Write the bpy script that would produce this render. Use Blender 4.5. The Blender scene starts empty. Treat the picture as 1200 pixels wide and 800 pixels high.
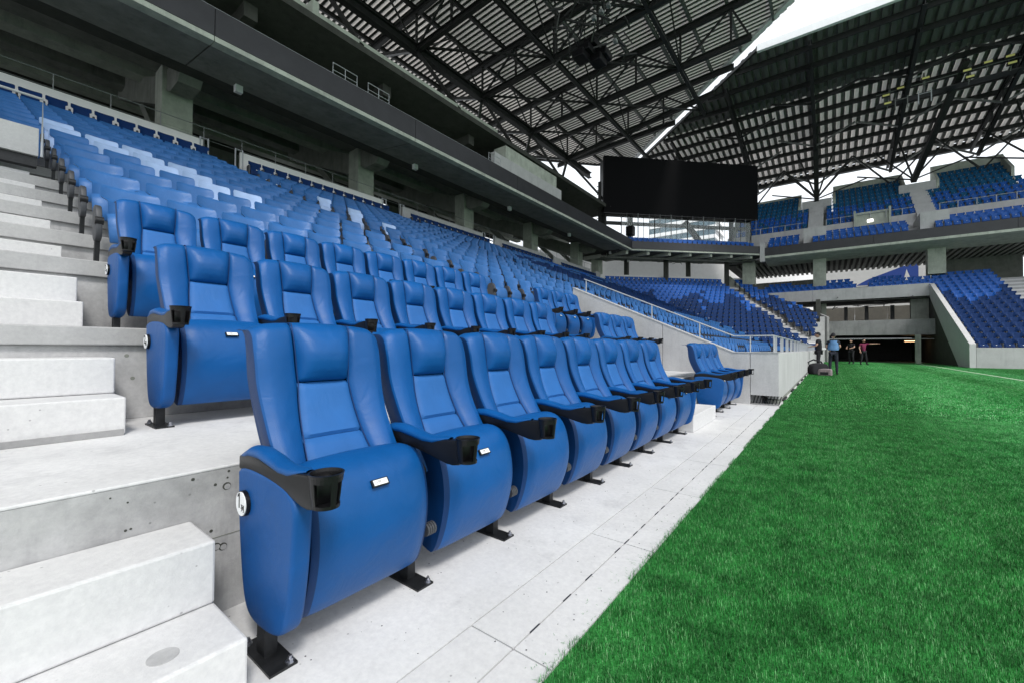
import bpy, bmesh, math, random
import numpy as np
from mathutils import Vector, Matrix
R = math.radians
rnd = random.Random(7)
scene = bpy.context.scene

# ------------------------------------------------------------------ camera
F_PX = 487.66
yaw, pit, rol = 0.65184, 0.015465, 0.005472
CAM = Vector((0, 0, 1.0))
Fv = Vector((-math.sin(yaw) * math.cos(pit), math.cos(yaw) * math.cos(pit), math.sin(pit)))
Rv0 = Vector((math.cos(yaw), math.sin(yaw), 0)); Uv0 = Rv0.cross(Fv)
Rv = Rv0 * math.cos(rol) + Uv0 * math.sin(rol)
Uv = -Rv0 * math.sin(rol) + Uv0 * math.cos(rol)
cd = bpy.data.cameras.new('camera'); cam = bpy.data.objects.new('camera', cd)
scene.collection.objects.link(cam); scene.camera = cam
cd.sensor_width = 36; cd.lens = 36 * F_PX / 1200; cd.clip_start = 0.05; cd.clip_end = 3000
cam.matrix_world = Matrix(((Rv.x, Uv.x, -Fv.x, CAM.x), (Rv.y, Uv.y, -Fv.y, CAM.y), (Rv.z, Uv.z, -Fv.z, CAM.z), (0, 0, 0, 1)))
scene.render.resolution_x, scene.render.resolution_y = 1024, 682

# ------------------------------------------------------------------ sky, sun, exposure
SUN_EL, SUN_AZ = R(52), R(118)          # azimuth from +Y towards +X
w = bpy.data.worlds.new('World'); scene.world = w; w.use_nodes = True
nt = w.node_tree; nt.nodes.clear()
sky = nt.nodes.new('ShaderNodeTexSky'); sky.sky_type = 'NISHITA'; sky.sun_disc = False
sky.sun_elevation = SUN_EL; sky.sun_rotation = SUN_AZ; sky.dust_density = 3.0
hs = nt.nodes.new('ShaderNodeHueSaturation'); hs.inputs['Saturation'].default_value = 0.35
mx = nt.nodes.new('ShaderNodeMix'); mx.data_type = 'RGBA'; mx.inputs[0].default_value = 0.7
mx.inputs[7].default_value = (9.4, 9.9, 10.4, 1)
bg = nt.nodes.new('ShaderNodeBackground'); bg.inputs[1].default_value = 0.105
wo = nt.nodes.new('ShaderNodeOutputWorld')
nt.links.new(sky.outputs[0], hs.inputs['Color']); nt.links.new(hs.outputs[0], mx.inputs[6])
nt.links.new(mx.outputs[2], bg.inputs[0]); nt.links.new(bg.outputs[0], wo.inputs[0])
sd = bpy.data.lights.new('sun', 'SUN'); sd.energy = 1.5; sd.angle = R(11); sd.color = (1, .97, .93)
so = bpy.data.objects.new('sun', sd); scene.collection.objects.link(so)
sdir = Vector((math.sin(SUN_AZ) * math.cos(SUN_EL), math.cos(SUN_AZ) * math.cos(SUN_EL), math.sin(SUN_EL)))
so.rotation_euler = sdir.to_track_quat('Z', 'Y').to_euler()
scene.view_settings.view_transform = 'Standard'; scene.view_settings.look = 'None'
scene.view_settings.gamma = 1; scene.view_settings.exposure = 0.72
scene.cycles.max_bounces = 8; scene.cycles.diffuse_bounces = 5

# ------------------------------------------------------------------ materials
def newmat(name):
    m = bpy.data.materials.new(name); m.use_nodes = True
    t = m.node_tree; b = t.nodes['Principled BSDF']
    return m, t, b
def wpos(t, scale=1.0, stretch=(1, 1, 1)):
    g = t.nodes.new('ShaderNodeNewGeometry'); mp = t.nodes.new('ShaderNodeMapping')
    mp.inputs['Scale'].default_value = [scale * s for s in stretch]
    t.links.new(g.outputs['Position'], mp.inputs[0]); return mp.outputs[0]
def noise(t, vec, scale, detail=5, rough=.6):
    n = t.nodes.new('ShaderNodeTexNoise'); n.inputs['Scale'].default_value = scale
    n.inputs['Detail'].default_value = detail; n.inputs['Roughness'].default_value = rough
    t.links.new(vec, n.inputs['Vector']); return n.outputs['Fac']
def ramp(t, fac, stops):
    r = t.nodes.new('ShaderNodeValToRGB'); e = r.color_ramp.elements
    while len(e) < len(stops): e.new(.5)
    for q, (p, c) in zip(e, stops):
        q.position = p; q.color = (*c, 1) if len(c) == 3 else c
    t.links.new(fac, r.inputs[0]); return r.outputs[0]
def mixc(t, fac, a, b, mode='MIX'):
    m = t.nodes.new('ShaderNodeMix'); m.data_type = 'RGBA'; m.blend_type = mode
    for s, v in ((0, fac), (6, a), (7, b)):
        if hasattr(v, 'is_linked') or hasattr(v, 'node'): t.links.new(v, m.inputs[s])
        elif s == 0: m.inputs[s].default_value = v
        else: m.inputs[s].default_value = (*v, 1)
    return m.outputs[2]
def bump(t, b, h, dist, strength=1.0):
    n = t.nodes.new('ShaderNodeBump'); n.inputs['Strength'].default_value = strength
    n.inputs['Distance'].default_value = dist; t.links.new(h, n.inputs['Height'])
    t.links.new(n.outputs[0], b.inputs['Normal'])
def concrete(name, base, var=.16, specks=True, stain=.25, board=False, tint=(1, 1, 1)):
    m, t, b = newmat(name)
    v = wpos(t)
    c1 = [base * (1 - var) * k for k in tint]; c2 = [min(base * (1 + var * .55), .9) * k for k in tint]
    col = ramp(t, noise(t, v, 1.7, 8, .65), [(.3, c1), (.68, c2)])
    fine = ramp(t, noise(t, v, 38, 4, .7), [(.35, (.86, .86, .87)), (.65, (1, 1, 1))])
    col = mixc(t, .8, col, fine, 'MULTIPLY')
    vs = wpos(t, 1, (2.2, 2.2, .35))
    st = ramp(t, noise(t, vs, 1.3, 6, .7), [(.52, (1, 1, 1)), (.75, (1 - stain, 1 - stain, 1 - stain * .95))])
    col = mixc(t, 1.0, col, st, 'MULTIPLY')
    if specks:
        vo = t.nodes.new('ShaderNodeTexVoronoi'); vo.inputs['Scale'].default_value = 16
        t.links.new(v, vo.inputs['Vector'])
        sp = ramp(t, vo.outputs['Distance'], [(.045, (.25, .25, .26)), (.075, (1, 1, 1))])
        gate = ramp(t, noise(t, v, 3.1, 2), [(.46, (1, 1, 1)), (.5, (0, 0, 0))])
        mm = t.nodes.new('ShaderNodeMix'); mm.data_type = 'RGBA'
        t.links.new(gate, mm.inputs[0]); t.links.new(sp, mm.inputs[6]); mm.inputs[7].default_value = (1, 1, 1, 1)
        inv = mixc(t, .55, (1, 1, 1), mm.outputs[2])
        col = mixc(t, 1.0, col, inv, 'MULTIPLY')
    t.links.new(col, b.inputs['Base Color'])
    b.inputs['Roughness'].default_value = .82
    hn = noise(t, v, 60, 6, .75)
    bump(t, b, hn, .0025, .6)
    return m
def plain(name, col, rough=.5, metal=0, nscale=0, nvar=.15, bmp=0, spec=.5, coat=0):
    m, t, b = newmat(name)
    b.inputs['Roughness'].default_value = rough; b.inputs['Metallic'].default_value = metal
    b.inputs['Specular IOR Level'].default_value = spec
    v = wpos(t)
    if nscale:
        c = ramp(t, noise(t, v, nscale, 6, .65), [(.3, [k * (1 - nvar) for k in col]), (.7, [min(1, k * (1 + nvar)) for k in col])])
        t.links.new(c, b.inputs['Base Color'])
    else:
        b.inputs['Base Color'].default_value = (*col, 1)
    if bmp: bump(t, b, noise(t, v, nscale * 8 if nscale else 60, 4, .7), bmp, .5)
    if coat: b.inputs['Coat Weight'].default_value = coat; b.inputs['Coat Roughness'].default_value = .25
    return m
def vinyl(name, col, rough, spec=.32):
    m, t, b = newmat(name); b.inputs['Specular IOR Level'].default_value = spec
    tc = t.nodes.new('ShaderNodeTexCoord')
    vo = t.nodes.new('ShaderNodeTexVoronoi'); vo.inputs['Scale'].default_value = 420
    t.links.new(tc.outputs['Object'], vo.inputs['Vector'])
    n = t.nodes.new('ShaderNodeTexNoise'); n.inputs['Scale'].default_value = 7; n.inputs['Detail'].default_value = 5
    t.links.new(tc.outputs['Object'], n.inputs['Vector'])
    oi = t.nodes.new('ShaderNodeObjectInfo')
    c = ramp(t, n.outputs['Fac'], [(.3, [k * .93 for k in col]), (.7, [k * 1.07 for k in col])])
    hv = t.nodes.new('ShaderNodeHueSaturation')
    mr = t.nodes.new('ShaderNodeMapRange'); mr.inputs[3].default_value = .93; mr.inputs[4].default_value = 1.07
    t.links.new(oi.outputs['Random'], mr.inputs[0]); t.links.new(mr.outputs[0], hv.inputs['Value'])
    t.links.new(c, hv.inputs['Color']); t.links.new(hv.outputs[0], b.inputs['Base Color'])
    rr = t.nodes.new('ShaderNodeMapRange'); rr.inputs[3].default_value = rough - .06; rr.inputs[4].default_value = rough + .08
    t.links.new(n.outputs['Fac'], rr.inputs[0]); t.links.new(rr.outputs[0], b.inputs['Roughness'])
    n2 = t.nodes.new('ShaderNodeTexNoise'); n2.inputs['Scale'].default_value = 9; n2.inputs['Detail'].default_value = 3; n2.inputs['Distortion'].default_value = .8
    t.links.new(tc.outputs['Object'], n2.inputs['Vector'])
    b1 = t.nodes.new('ShaderNodeBump'); b1.inputs['Strength'].default_value = .35; b1.inputs['Distance'].default_value = .012
    t.links.new(n2.outputs['Fac'], b1.inputs['Height'])
    b2 = t.nodes.new('ShaderNodeBump'); b2.inputs['Strength'].default_value = .5; b2.inputs['Distance'].default_value = .0006
    t.links.new(vo.outputs['Distance'], b2.inputs['Height']); t.links.new(b1.outputs[0], b2.inputs['Normal']); t.links.new(b2.outputs[0], b.inputs['Normal'])
    return m
M = {}
M['floor'] = concrete('pale_floor_concrete', .67, .13, True, .26)
M['step'] = concrete('precast_step_concrete', .62, .07, True, .06)
M['riser'] = concrete('cast_riser_concrete', .44, .50, True, .5)
M['tier'] = concrete('tier_concrete', .40, .18, False, .25)
M['wall'] = concrete('wall_concrete', .52, .12, False, .2)
M['grey'] = concrete('grey_concrete', .30, .2, False, .35)
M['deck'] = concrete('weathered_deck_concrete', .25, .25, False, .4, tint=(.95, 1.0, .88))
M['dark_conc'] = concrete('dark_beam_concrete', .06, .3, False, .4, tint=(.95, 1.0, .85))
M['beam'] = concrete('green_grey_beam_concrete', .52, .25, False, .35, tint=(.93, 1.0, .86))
M['paver'] = concrete('paving_concrete', .64, .09, True, .12)
M['vinyl'] = vinyl('blue_vinyl', (.002, .078, .275), .42)
M['fabric'] = vinyl('blue_mesh_fabric', (.018, .115, .35), .6)
M['vinyl_side'] = vinyl('dark_blue_vinyl', (.002, .070, .255), .45)
M['vinyl_dark'] = vinyl('dark_blue_shell_and_pan_shade', (.001, .030, .120), .5)  # shell and wing sides; on the pan ends it stands for shade
M['piping'] = plain('navy_piping', (.003, .03, .13), .6)
M['black'] = plain('black_plastic', (.006, .006, .007), .38, 0, 9, .3, .0004, .3)
M['steel_black'] = plain('black_powder_steel', (.016, .017, .019), .45, .3, 25, .5, .0004)
M['bolt'] = plain('zinc_bolt', (.45, .46, .5), .3, 1)
M['white_plastic'] = plain('white_plastic', (.8, .81, .82), .35)
M['ink'] = plain('black_ink', (.01, .01, .01), .6)
M['grey_ink'] = plain('grey_ink', (.25, .22, .2), .6)
M['seat_blue'] = vinyl('sky_blue_seat_plastic', (.030, .125, .345), .36)
M['seat_mid'] = vinyl('royal_blue_seat_plastic', (.004, .085, .38), .42)
M['seat_navy'] = vinyl('navy_seat_plastic', (.002, .026, .115), .6, .2)
M['seat_white'] = vinyl('pale_seat_plastic', (.38, .52, .80), .4)
M['seat_teal'] = vinyl('shade_toned_blue_seat_plastic', (.004, .085, .20), .55, .2)  # upper far seats: their shading put into a dark teal colour
M['frame'] = plain('dark_grey_seat_frame', (.045, .048, .055), .5)
M['rail'] = plain('pale_painted_rail', (.42, .44, .46), .4, .2)
M['galv'] = plain('galvanised_rail', (.34, .36, .36), .45, .6)
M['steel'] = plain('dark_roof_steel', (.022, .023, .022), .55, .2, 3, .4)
M['steel_grey'] = plain('grey_roof_steel', (.16, .165, .16), .5, .3, 3, .25)
M['fascia'] = plain('charcoal_fascia_panel', (.030, .031, .035), .45, .2, 1.5, .2)
def sheet(name, col, tr, tcol):
    m, t, b = newmat(name); b.inputs['Roughness'].default_value = .5
    c = ramp(t, noise(t, wpos(t), 1.2, 5), [(.3, [k * .88 for k in col]), (.7, col)]); t.links.new(c, b.inputs['Base Color'])
    tl = t.nodes.new('ShaderNodeBsdfTranslucent'); tl.inputs[0].default_value = (*tcol, 1)
    ms = t.nodes.new('ShaderNodeMixShader'); ms.inputs[0].default_value = tr
    t.links.new(b.outputs[0], ms.inputs[1]); t.links.new(tl.outputs[0], ms.inputs[2])
    t.links.new(ms.outputs[0], t.nodes['Material Output'].inputs['Surface']); return m
M['roof_sheet'] = sheet('pale_translucent_roof_sheet', (.84, .83, .81), .20, (.75, .72, .68))  # translucency added so sky light lifts the dim underside
M['roof_brightened'] = sheet('brightened_edge_roof_sheet', (.80, .78, .75), .34, (.85, .80, .76))  # edge and rear bays: stronger added translucency to brighten them
M['roof_shade_toned'] = sheet('shade_toned_roof_sheet', (.13, .13, .13), .0, (.6, .6, .6))  # front bays of the far roof: dimness put into the colour
M['roof_sheet_far'] = M['roof_brightened']
M['flute_shade_far'] = plain('shade_toned_far_flute', (.42, .41, .40), .6, .1, 2, .2)  # far roof: paler version of the same painted stripe shade
M['flute_shade'] = plain('shade_toned_roof_flute', (.22, .22, .21), .6, .1, 2, .2)  # raised strips toned darker: corrugation shade put into the colour
M['white_fascia'] = plain('white_fascia_metal', (.8, .81, .82), .4, .0, 2, .04)
M['screen'] = plain('black_led_screen', (.004, .004, .005), .85, 0, 40, .3, 0, .15)
M['glass'] = plain('office_glass', (.05, .10, .13), .12, .3)
M['white_wall'] = plain('white_render', (.78, .78, .77), .7, 0, 2, .05)
M['cream'] = plain('cream_concourse_wall', (.60, .53, .45), .7, 0, 2, .1)
M['blue_print'] = plain('blue_mural_print', (.03, .08, .36), .6)
M['skin'] = plain('skin', (.50, .30, .21), .55)
M['cloth_black'] = plain('black_cloth', (.012, .012, .016), .9, 0, 20, .4)
M['cloth_navy'] = plain('dark_navy_cloth', (.015, .018, .03), .9, 0, 20, .4)
M['cloth_blue'] = plain('pale_blue_bib', (.10, .22, .42), .85, 0, 12, .2)
M['cloth_pink'] = plain('magenta_cloth', (.17, .015, .06), .85, 0, 12, .2)
M['cloth_grey'] = plain('mauve_grey_cloth', (.22, .18, .19), .9, 0, 12, .3)
M['line_paint'] = plain('white_line_paint', (.45, .62, .42), .9)
m, t, b = newmat('floodlight_glass'); b.inputs['Base Color'].default_value = (.40, .42, .14, 1); b.inputs['Roughness'].default_value = .2
b.inputs['Emission Color'].default_value = (.85, .85, .3, 1); b.inputs['Emission Strength'].default_value = .10; M['flood'] = m
m, t, b = newmat('lit_lamp'); b.inputs['Emission Color'].default_value = (1, .95, .85, 1); b.inputs['Emission Strength'].default_value = 3; M['lamp'] = m
m, t, b = newmat('warm_lamp'); b.inputs['Emission Color'].default_value = (1, .6, .3, 1); b.inputs['Emission Strength'].default_value = 2.5; M['warm'] = m
# grass materials
def grassmat(name, dark, light, blade):
    m, t, b = newmat(name); v = wpos(t)
    sw = wpos(t, 1, (1, .35, 1))
    big = noise(t, sw, .8, 4, .6); mid = noise(t, v, 4.5, 6, .75); fine = noise(t, v, 90 if blade else 26, 3, .8)
    a = ramp(t, big, [(.38, dark), (.62, light)])
    c = mixc(t, .5, a, ramp(t, mid, [(.38, [k * .45 for k in dark]), (.62, [k * 1.35 for k in light])]))
    c = mixc(t, .75, c, ramp(t, fine, [(.3, (.45, .5, .42)), (.7, (1.35, 1.3, 1.25))]), 'MULTIPLY')
    # mown bands: far strip of paler turf
    sx = t.nodes.new('ShaderNodeSeparateXYZ'); g = t.nodes.new('ShaderNodeNewGeometry'); t.links.new(g.outputs['Position'], sx.inputs[0])
    ma = t.nodes.new('ShaderNodeMath'); ma.operation = 'MULTIPLY_ADD'; ma.inputs[1].default_value = .9; ma.inputs[2].default_value = .2
    t.links.new(sx.outputs['X'], ma.inputs[0])
    mo = t.nodes.new('ShaderNodeMath'); mo.operation = 'SINE'; t.links.new(ma.outputs[0], mo.inputs[0])
    xb_ = t.nodes.new('ShaderNodeMapRange'); xb_.inputs[1].default_value = -1; xb_.inputs[2].default_value = 11
    nw = t.nodes.new('ShaderNodeMath'); nw.operation = 'MULTIPLY_ADD'; nw.inputs[1].default_value = .9
    t.links.new(noise(t, v, .9, 3), nw.inputs[0]); t.links.new(sx.outputs['X'], nw.inputs[2])
    t.links.new(nw.outputs[0], xb_.inputs[0])
    band = ramp(t, xb_.outputs[0], [(.0, (.78, .8, .76)), (.19, (.80, .82, .78)), (.27, (1.55, 1.32, 1.6)), (.38, (1.45, 1.28, 1.5)), (.43, (.92, .92, .9)), (.50, (1.75, 1.4, 1.8)), (.60, (1.6, 1.3, 1.7)), (.66, (.9, .9, .9))])
    c = mixc(t, 1, c, band, 'MULTIPLY')
    t.links.new(c, b.inputs['Base Color']); b.inputs['Roughness'].default_value = .6
    b.inputs['Specular IOR Level'].default_value = .25
    if blade:
        b.inputs['Subsurface Weight'].default_value = 0
    else:
        bump(t, b, fine, .03, .8)
    return m
M['turf'] = grassmat('turf_soil_and_grass', (.022, .17, .035), (.055, .30, .075), False)
M['blade'] = grassmat('grass_blades', (.016, .235, .036), (.060, .40, .090), True)
M['blade2'] = grassmat('grass_blades_dark', (.008, .090, .016), (.020, .15, .030), True)
M['blade3'] = grassmat('grass_blades_pale', (.15, .50, .17), (.38, .70, .38), True)

# ------------------------------------------------------------------ helpers
COL = scene.collection
class MB:
    def __init__(s): s.v = []; s.f = []; s.mi = []
    def add(s, vs, fs, mi=0):
        o = len(s.v); s.v += [tuple(p) for p in vs]; s.f += [tuple(i + o for i in f) for f in fs]; s.mi += [mi] * len(fs); return s
    def box(s, x0, x1, y0, y1, z0, z1, mi=0):
        vs = [(x, y, z) for z in (z0, z1) for y in (y0, y1) for x in (x0, x1)]
        return s.add(vs, [(0, 2, 3, 1), (4, 5, 7, 6), (0, 1, 5, 4), (2, 6, 7, 3), (0, 4, 6, 2), (1, 3, 7, 5)], mi)
    def bar(s, a, b, w=.1, h=None, mi=0, up=(0, 0, 1)):
        h = h or w; a = Vector(a); b = Vector(b); d = (b - a).normalized(); u = Vector(up)
        if abs(d.dot(u)) > .98: u = Vector((1, 0, 0))
        r = d.cross(u).normalized() * w / 2; q = r.cross(d).normalized() * h / 2
        vs = [p + i * r + j * q for p in (a, b) for i, j in ((-1, -1), (1, -1), (1, 1), (-1, 1))]
        return s.add(vs, [(0, 1, 2, 3), (7, 6, 5, 4), (0, 4, 5, 1), (1, 5, 6, 2), (2, 6, 7, 3), (3, 7, 4, 0)], mi)
    def ibeam(s, a, b, w=.2, h=.4, tf=.03):
        a = Vector(a); b = Vector(b); z = Vector((0, 0, h / 2 - tf / 2))
        s.bar(a + z, b + z, w, tf); s.bar(a - z, b - z, w, tf); s.bar(a, b, tf, h - 2 * tf - .004)
        return s
    def tube(s, pts, r, n=8, mi=0):
        pts = [Vector(p) for p in pts]; rings = []; base = len(s.v); prev = None
        for i, p in enumerate(pts):
            d = (pts[min(i + 1, len(pts) - 1)] - pts[max(i - 1, 0)]).normalized()
            u = Vector((0, 0, 1)) if abs(d.z) < .95 else Vector((1, 0, 0))
            a = d.cross(u).normalized(); c = a.cross(d).normalized()
            rr = r[i] if isinstance(r, (list, tuple)) else r
            s.v += [tuple(p + (a * math.cos(k * 2 * math.pi / n) + c * math.sin(k * 2 * math.pi / n)) * rr) for k in range(n)]
        for i in range(len(pts) - 1):
            for k in range(n):
                s.f.append((base + i * n + k, base + i * n + (k + 1) % n, base + (i + 1) * n + (k + 1) % n, base + (i + 1) * n + k)); s.mi.append(mi)
        s.f.append(tuple(base + k for k in range(n))[::-1]); s.mi.append(mi)
        s.f.append(tuple(base + (len(pts) - 1) * n + k for k in range(n))); s.mi.append(mi)
        return s
    def grid(s, P, mi=0, closeu=False):
        if len(P) < 2: return s
        nu = len(P); nv = len(P[0]); o = len(s.v)
        for row in P: s.v += [tuple(p) for p in row]
        for i in range(nu if closeu else nu - 1):
            for j in range(nv - 1):
                i2 = (i + 1) % nu
                s.f.append((o + i * nv + j, o + i2 * nv + j, o + i2 * nv + j + 1, o + i * nv + j + 1)); s.mi.append(mi)
        return s
    def prism(s, outline, y0, y1, mi=0):      # outline in (x, z)
        n = len(outline); vs = [(x, y0, z) for x, z in outline] + [(x, y1, z) for x, z in outline]
        fs = [tuple(range(n)), tuple(range(2 * n - 1, n - 1, -1))] + [(i, i + n, (i + 1) % n + n, (i + 1) % n) for i in range(n)]
        return s.add(vs, fs, mi)
    def pillow(s, outline, y0, y1, r, mi=0):  # prism with rounded rims, outline in (x, z) counter-clockwise or not
        n = len(outline); P = [Vector((x, z)) for x, z in outline]
        area = sum(P[i].x * P[(i + 1) % n].y - P[(i + 1) % n].x * P[i].y for i in range(n)); sg = 1 if area > 0 else -1
        nor = []
        for i in range(n):
            d = (P[(i + 1) % n] - P[i - 1]).normalized(); nor.append(Vector((d.y, -d.x)) * sg)
        rings = []
        for yy, ins in ((y0, r), (y0 + r * .13, r * .5), (y0 + r * .5, r * .13), (y0 + r, 0), (y1 - r, 0), (y1 - r * .5, r * .13), (y1 - r * .13, r * .5), (y1, r)):
            rings.append([(P[i].x - nor[i].x * ins, yy, P[i].y - nor[i].y * ins) for i in range(n)])
        o = len(s.v)
        for rg in rings: s.v += rg
        for a in range(len(rings) - 1):
            for i in range(n):
                s.f.append((o + a * n + i, o + (a + 1) * n + i, o + (a + 1) * n + (i + 1) % n, o + a * n + (i + 1) % n)); s.mi.append(mi)
        s.f.append(tuple(o + i for i in range(n))); s.mi.append(mi)
        s.f.append(tuple(o + 7 * n + i for i in range(n))[::-1]); s.mi.append(mi)
        return s
    def disc(s, c, ax, r, d, n=20, mi=0):
        a = Vector(c); return s.tube([a, a + Vector(ax).normalized() * d], r, n, mi)
    def mesh(s, name, mats, smooth=False, fix=True):
        me = bpy.data.meshes.new(name); me.from_pydata(s.v, [], s.f)
        for m in (mats if isinstance(mats, list) else [mats]): me.materials.append(m)
        if isinstance(mats, list) and len(mats) > 1: me.polygons.foreach_set('material_index', s.mi)
        if fix and len(s.f) < 60000:
            b = bmesh.new(); b.from_mesh(me); bmesh.ops.recalc_face_normals(b, faces=b.faces); b.to_mesh(me); b.free()
        if smooth:
            me.polygons.foreach_set('use_smooth', [True] * len(me.polygons))
            try: me.set_sharp_from_angle(angle=R(40))
            except Exception: pass
        me.update(); return me
    def build(s, name, mats, parent=None, smooth=False, loc=None, bevel=0, fix=True):
        o = bpy.data.objects.new(name, s.mesh(name, mats, smooth, fix)); COL.objects.link(o)
        if parent: o.parent = parent
        if loc: o.location = loc
        if bevel:
            bm = o.modifiers.new('bevel', 'BEVEL'); bm.width = bevel; bm.segments = 2; bm.limit_method = 'ANGLE'
        return o
def tag(o, label=None, cat=None, group=None, kind=None):
    if label: o['label'] = label
    if cat: o['category'] = cat
    if group: o['group'] = group
    if kind: o['kind'] = kind
    return o
def thing(name, label, cat, loc=(0, 0, 0), rz=0, group=None):
    o = bpy.data.objects.new(name, None); COL.objects.link(o); o.empty_display_size = .2
    o.location = loc; o.rotation_euler = (0, 0, rz); return tag(o, label, cat, group)
def link(name, mesh, parent=None, loc=None, rz=None):
    o = bpy.data.objects.new(name, mesh); COL.objects.link(o)
    if parent: o.parent = parent
    if loc: o.location = loc
    if rz: o.rotation_euler = (0, 0, rz)
    return o
def copy_tree(o, parent=None):
    c = o.copy(); COL.objects.link(c)
    if parent: c.parent = parent
    for ch in o.children: copy_tree(ch, c)
    return c
def text_mesh(body, size, mat, depth=.0006, xscale=1.0):
    cu = bpy.data.curves.new('lettering', 'FONT'); cu.body = body; cu.size = size; cu.extrude = depth
    cu.align_x = 'CENTER'; cu.align_y = 'CENTER'; cu.resolution_u = 3
    o = bpy.data.objects.new('lettering', cu); COL.objects.link(o)
    dg = bpy.context.evaluated_depsgraph_get(); dg.update()
    me = bpy.data.meshes.new_from_object(o.evaluated_get(dg)); bpy.data.objects.remove(o)
    me.materials.clear(); me.materials.append(mat); me.name = 'lettering'
    return me
ORD = ['first', 'second', 'third', 'fourth', 'fifth', 'sixth', 'seventh', 'eighth', 'ninth', 'tenth', 'eleventh', 'twelfth', 'thirteenth',
       'fourteenth', 'fifteenth', 'sixteenth', 'seventeenth', 'eighteenth', 'nineteenth', 'twentieth']
def project(p):
    q = Vector(p) - CAM; d = q.dot(Fv)
    if d < .1: return None
    return 600 + F_PX * q.dot(Rv) / d, 400 - F_PX * q.dot(Uv) / d, d

# ================================================================== GROUND
ground = MB().box(-60, 90, -30, 140, -.30, -.06).build('ground', M['grey']); tag(ground, kind='structure')
turf = MB(); turf.add([(-.69, -12, -.004), (70, -12, -.004), (70, 46, -.004), (-.69, 46, -.004), (-.69, -12, -.05), (70, -12, -.05), (70, 46, -.05), (-.69, 46, -.05)],
                      [(0, 1, 2, 3), (0, 4, 5, 1), (0, 3, 7, 4), (1, 5, 6, 2), (3, 2, 6, 7)])
turf = turf.build('pitch', M['turf']); tag(turf, kind='structure')
# concrete apron floor (cast) and the paving slabs beside the turf
fl = MB().box(-2.4, -1.036, -12, 8.73, -.055, 0).build('apron_floor', M['floor']); tag(fl, kind='structure')
fl2 = MB().box(-2.2, -.70, 8.735, 46, -.055, -.002).build('touchline_path', M['floor']); tag(fl2, kind='structure')
pv = tag(MB().box(-1.034, -.692, -12, 8.73, -.055, -.022).build('paving_bed', M['grey']), kind='structure')
slabA = MB().box(.002, .186, .003, .947, -.02, 0).mesh('paving_slab', M['paver'])
slabB = MB().box(.003, .150, .003, .947, -.02, -.001).mesh('paving_slab', M['paver'])
for k in range(-6, 9):
    y = 1.12 + .95 * k
    for me, x in ((slabA, -1.032), (slabB, -.843)):
        o = link('paving_slab', me, pv, (x, y if y + .95 < 8.73 else y - .001, 0))
        if y + .95 > 8.74: o.scale = (1, (8.73 - y) / .95, 1)
slot = MB().box(-.0028, .0028, -.030, .030, -.001, .0004).mesh('drain_slot', M['frame'])
y = 1.25
while y < 8.6:
    link('drain_slot', slot, pv, (-.8435, y, 0)); y += rnd.choice((.12, .19, .23, .31))
# pitch line
for a, b_ in (((3.34, 12.5), (1.74, 37.0)),):
    pass
ln = MB(); ln.add([(4.62, 22, .004), (4.70, 22, .004), (4.12, 33, .004), (4.0, 33, .004)], [(0, 1, 2, 3)])
# grass blades, instanced clumps on the turf
def blade_patch(n, size, seed, h0, h1, wid):
    r = random.Random(seed); mb = MB()
    for i in range(n):
        x, y = r.uniform(0, size), r.uniform(0, size); a = r.uniform(0, 6.283); h = r.uniform(h0, h1)
        lx, ly = math.cos(a) * h * r.uniform(.1, .75), math.sin(a) * h * r.uniform(.1, .75)
        bx, by = -math.sin(a) * wid, math.cos(a) * wid
        mx_, my_ = x + lx * .35, y + ly * .35
        o = len(mb.v)
        mb.v += [(x - bx, y - by, -.004), (x + bx, y + by, -.004), (mx_ + bx * .8, my_ + by * .8, h * .55), (mx_ - bx * .8, my_ - by * .8, h * .55), (x + lx, y + ly, h)]
        q_ = r.choice((0, 0, 0, 0, 1, 1, 1, 0, 2)); mb.f += [(o, o + 1, o + 2, o + 3), (o + 3, o + 2, o + 4)]; mb.mi += [q_, q_]
    me = mb.mesh('grass_patch', [M['blade'], M['blade2'], M['blade3']], fix=False)
    return me
def scatter(name, me, pts, size, label):
    pm = bpy.data.meshes.new(name); pm.from_pydata(pts, [], []); o = bpy.data.objects.new(name, pm); COL.objects.link(o)
    src = bpy.data.objects.new(name + '_clump', me)
    ng = bpy.data.node_groups.new(name, 'GeometryNodeTree')
    ng.interface.new_socket('Geometry', in_out='INPUT', socket_type='NodeSocketGeometry')
    ng.interface.new_socket('Geometry', in_out='OUTPUT', socket_type='NodeSocketGeometry')
    gi = ng.nodes.new('NodeGroupInput'); go = ng.nodes.new('NodeGroupOutput')
    iop = ng.nodes.new('GeometryNodeInstanceOnPoints'); oi = ng.nodes.new('GeometryNodeObjectInfo'); oi.inputs[0].default_value = src
    rv = ng.nodes.new('FunctionNodeRandomValue'); rv.data_type = 'INT'; 
    for s_ in rv.inputs:
        if s_.type == 'INT' and s_.name == 'Min': s_.default_value = 0
        if s_.type == 'INT' and s_.name == 'Max': s_.default_value = 3
    mu = ng.nodes.new('ShaderNodeMath'); mu.operation = 'MULTIPLY'; mu.inputs[1].default_value = math.pi / 2
    cx = ng.nodes.new('ShaderNodeCombineXYZ')
    outi = [s_ for s_ in rv.outputs if s_.type == 'INT'][0]
    ng.links.new(outi, mu.inputs[0]); ng.links.new(mu.outputs[0], cx.inputs[2])
    ng.links.new(gi.outputs[0], iop.inputs['Points']); ng.links.new(oi.outputs['Geometry'], iop.inputs['Instance'])
    ng.links.new(cx.outputs[0], iop.inputs['Rotation']); ng.links.new(iop.outputs[0], go.inputs[0])
    md = o.modifiers.new('grass', 'NODES'); md.node_group = ng
    return tag(o, label, 'grass', kind='stuff')
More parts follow.
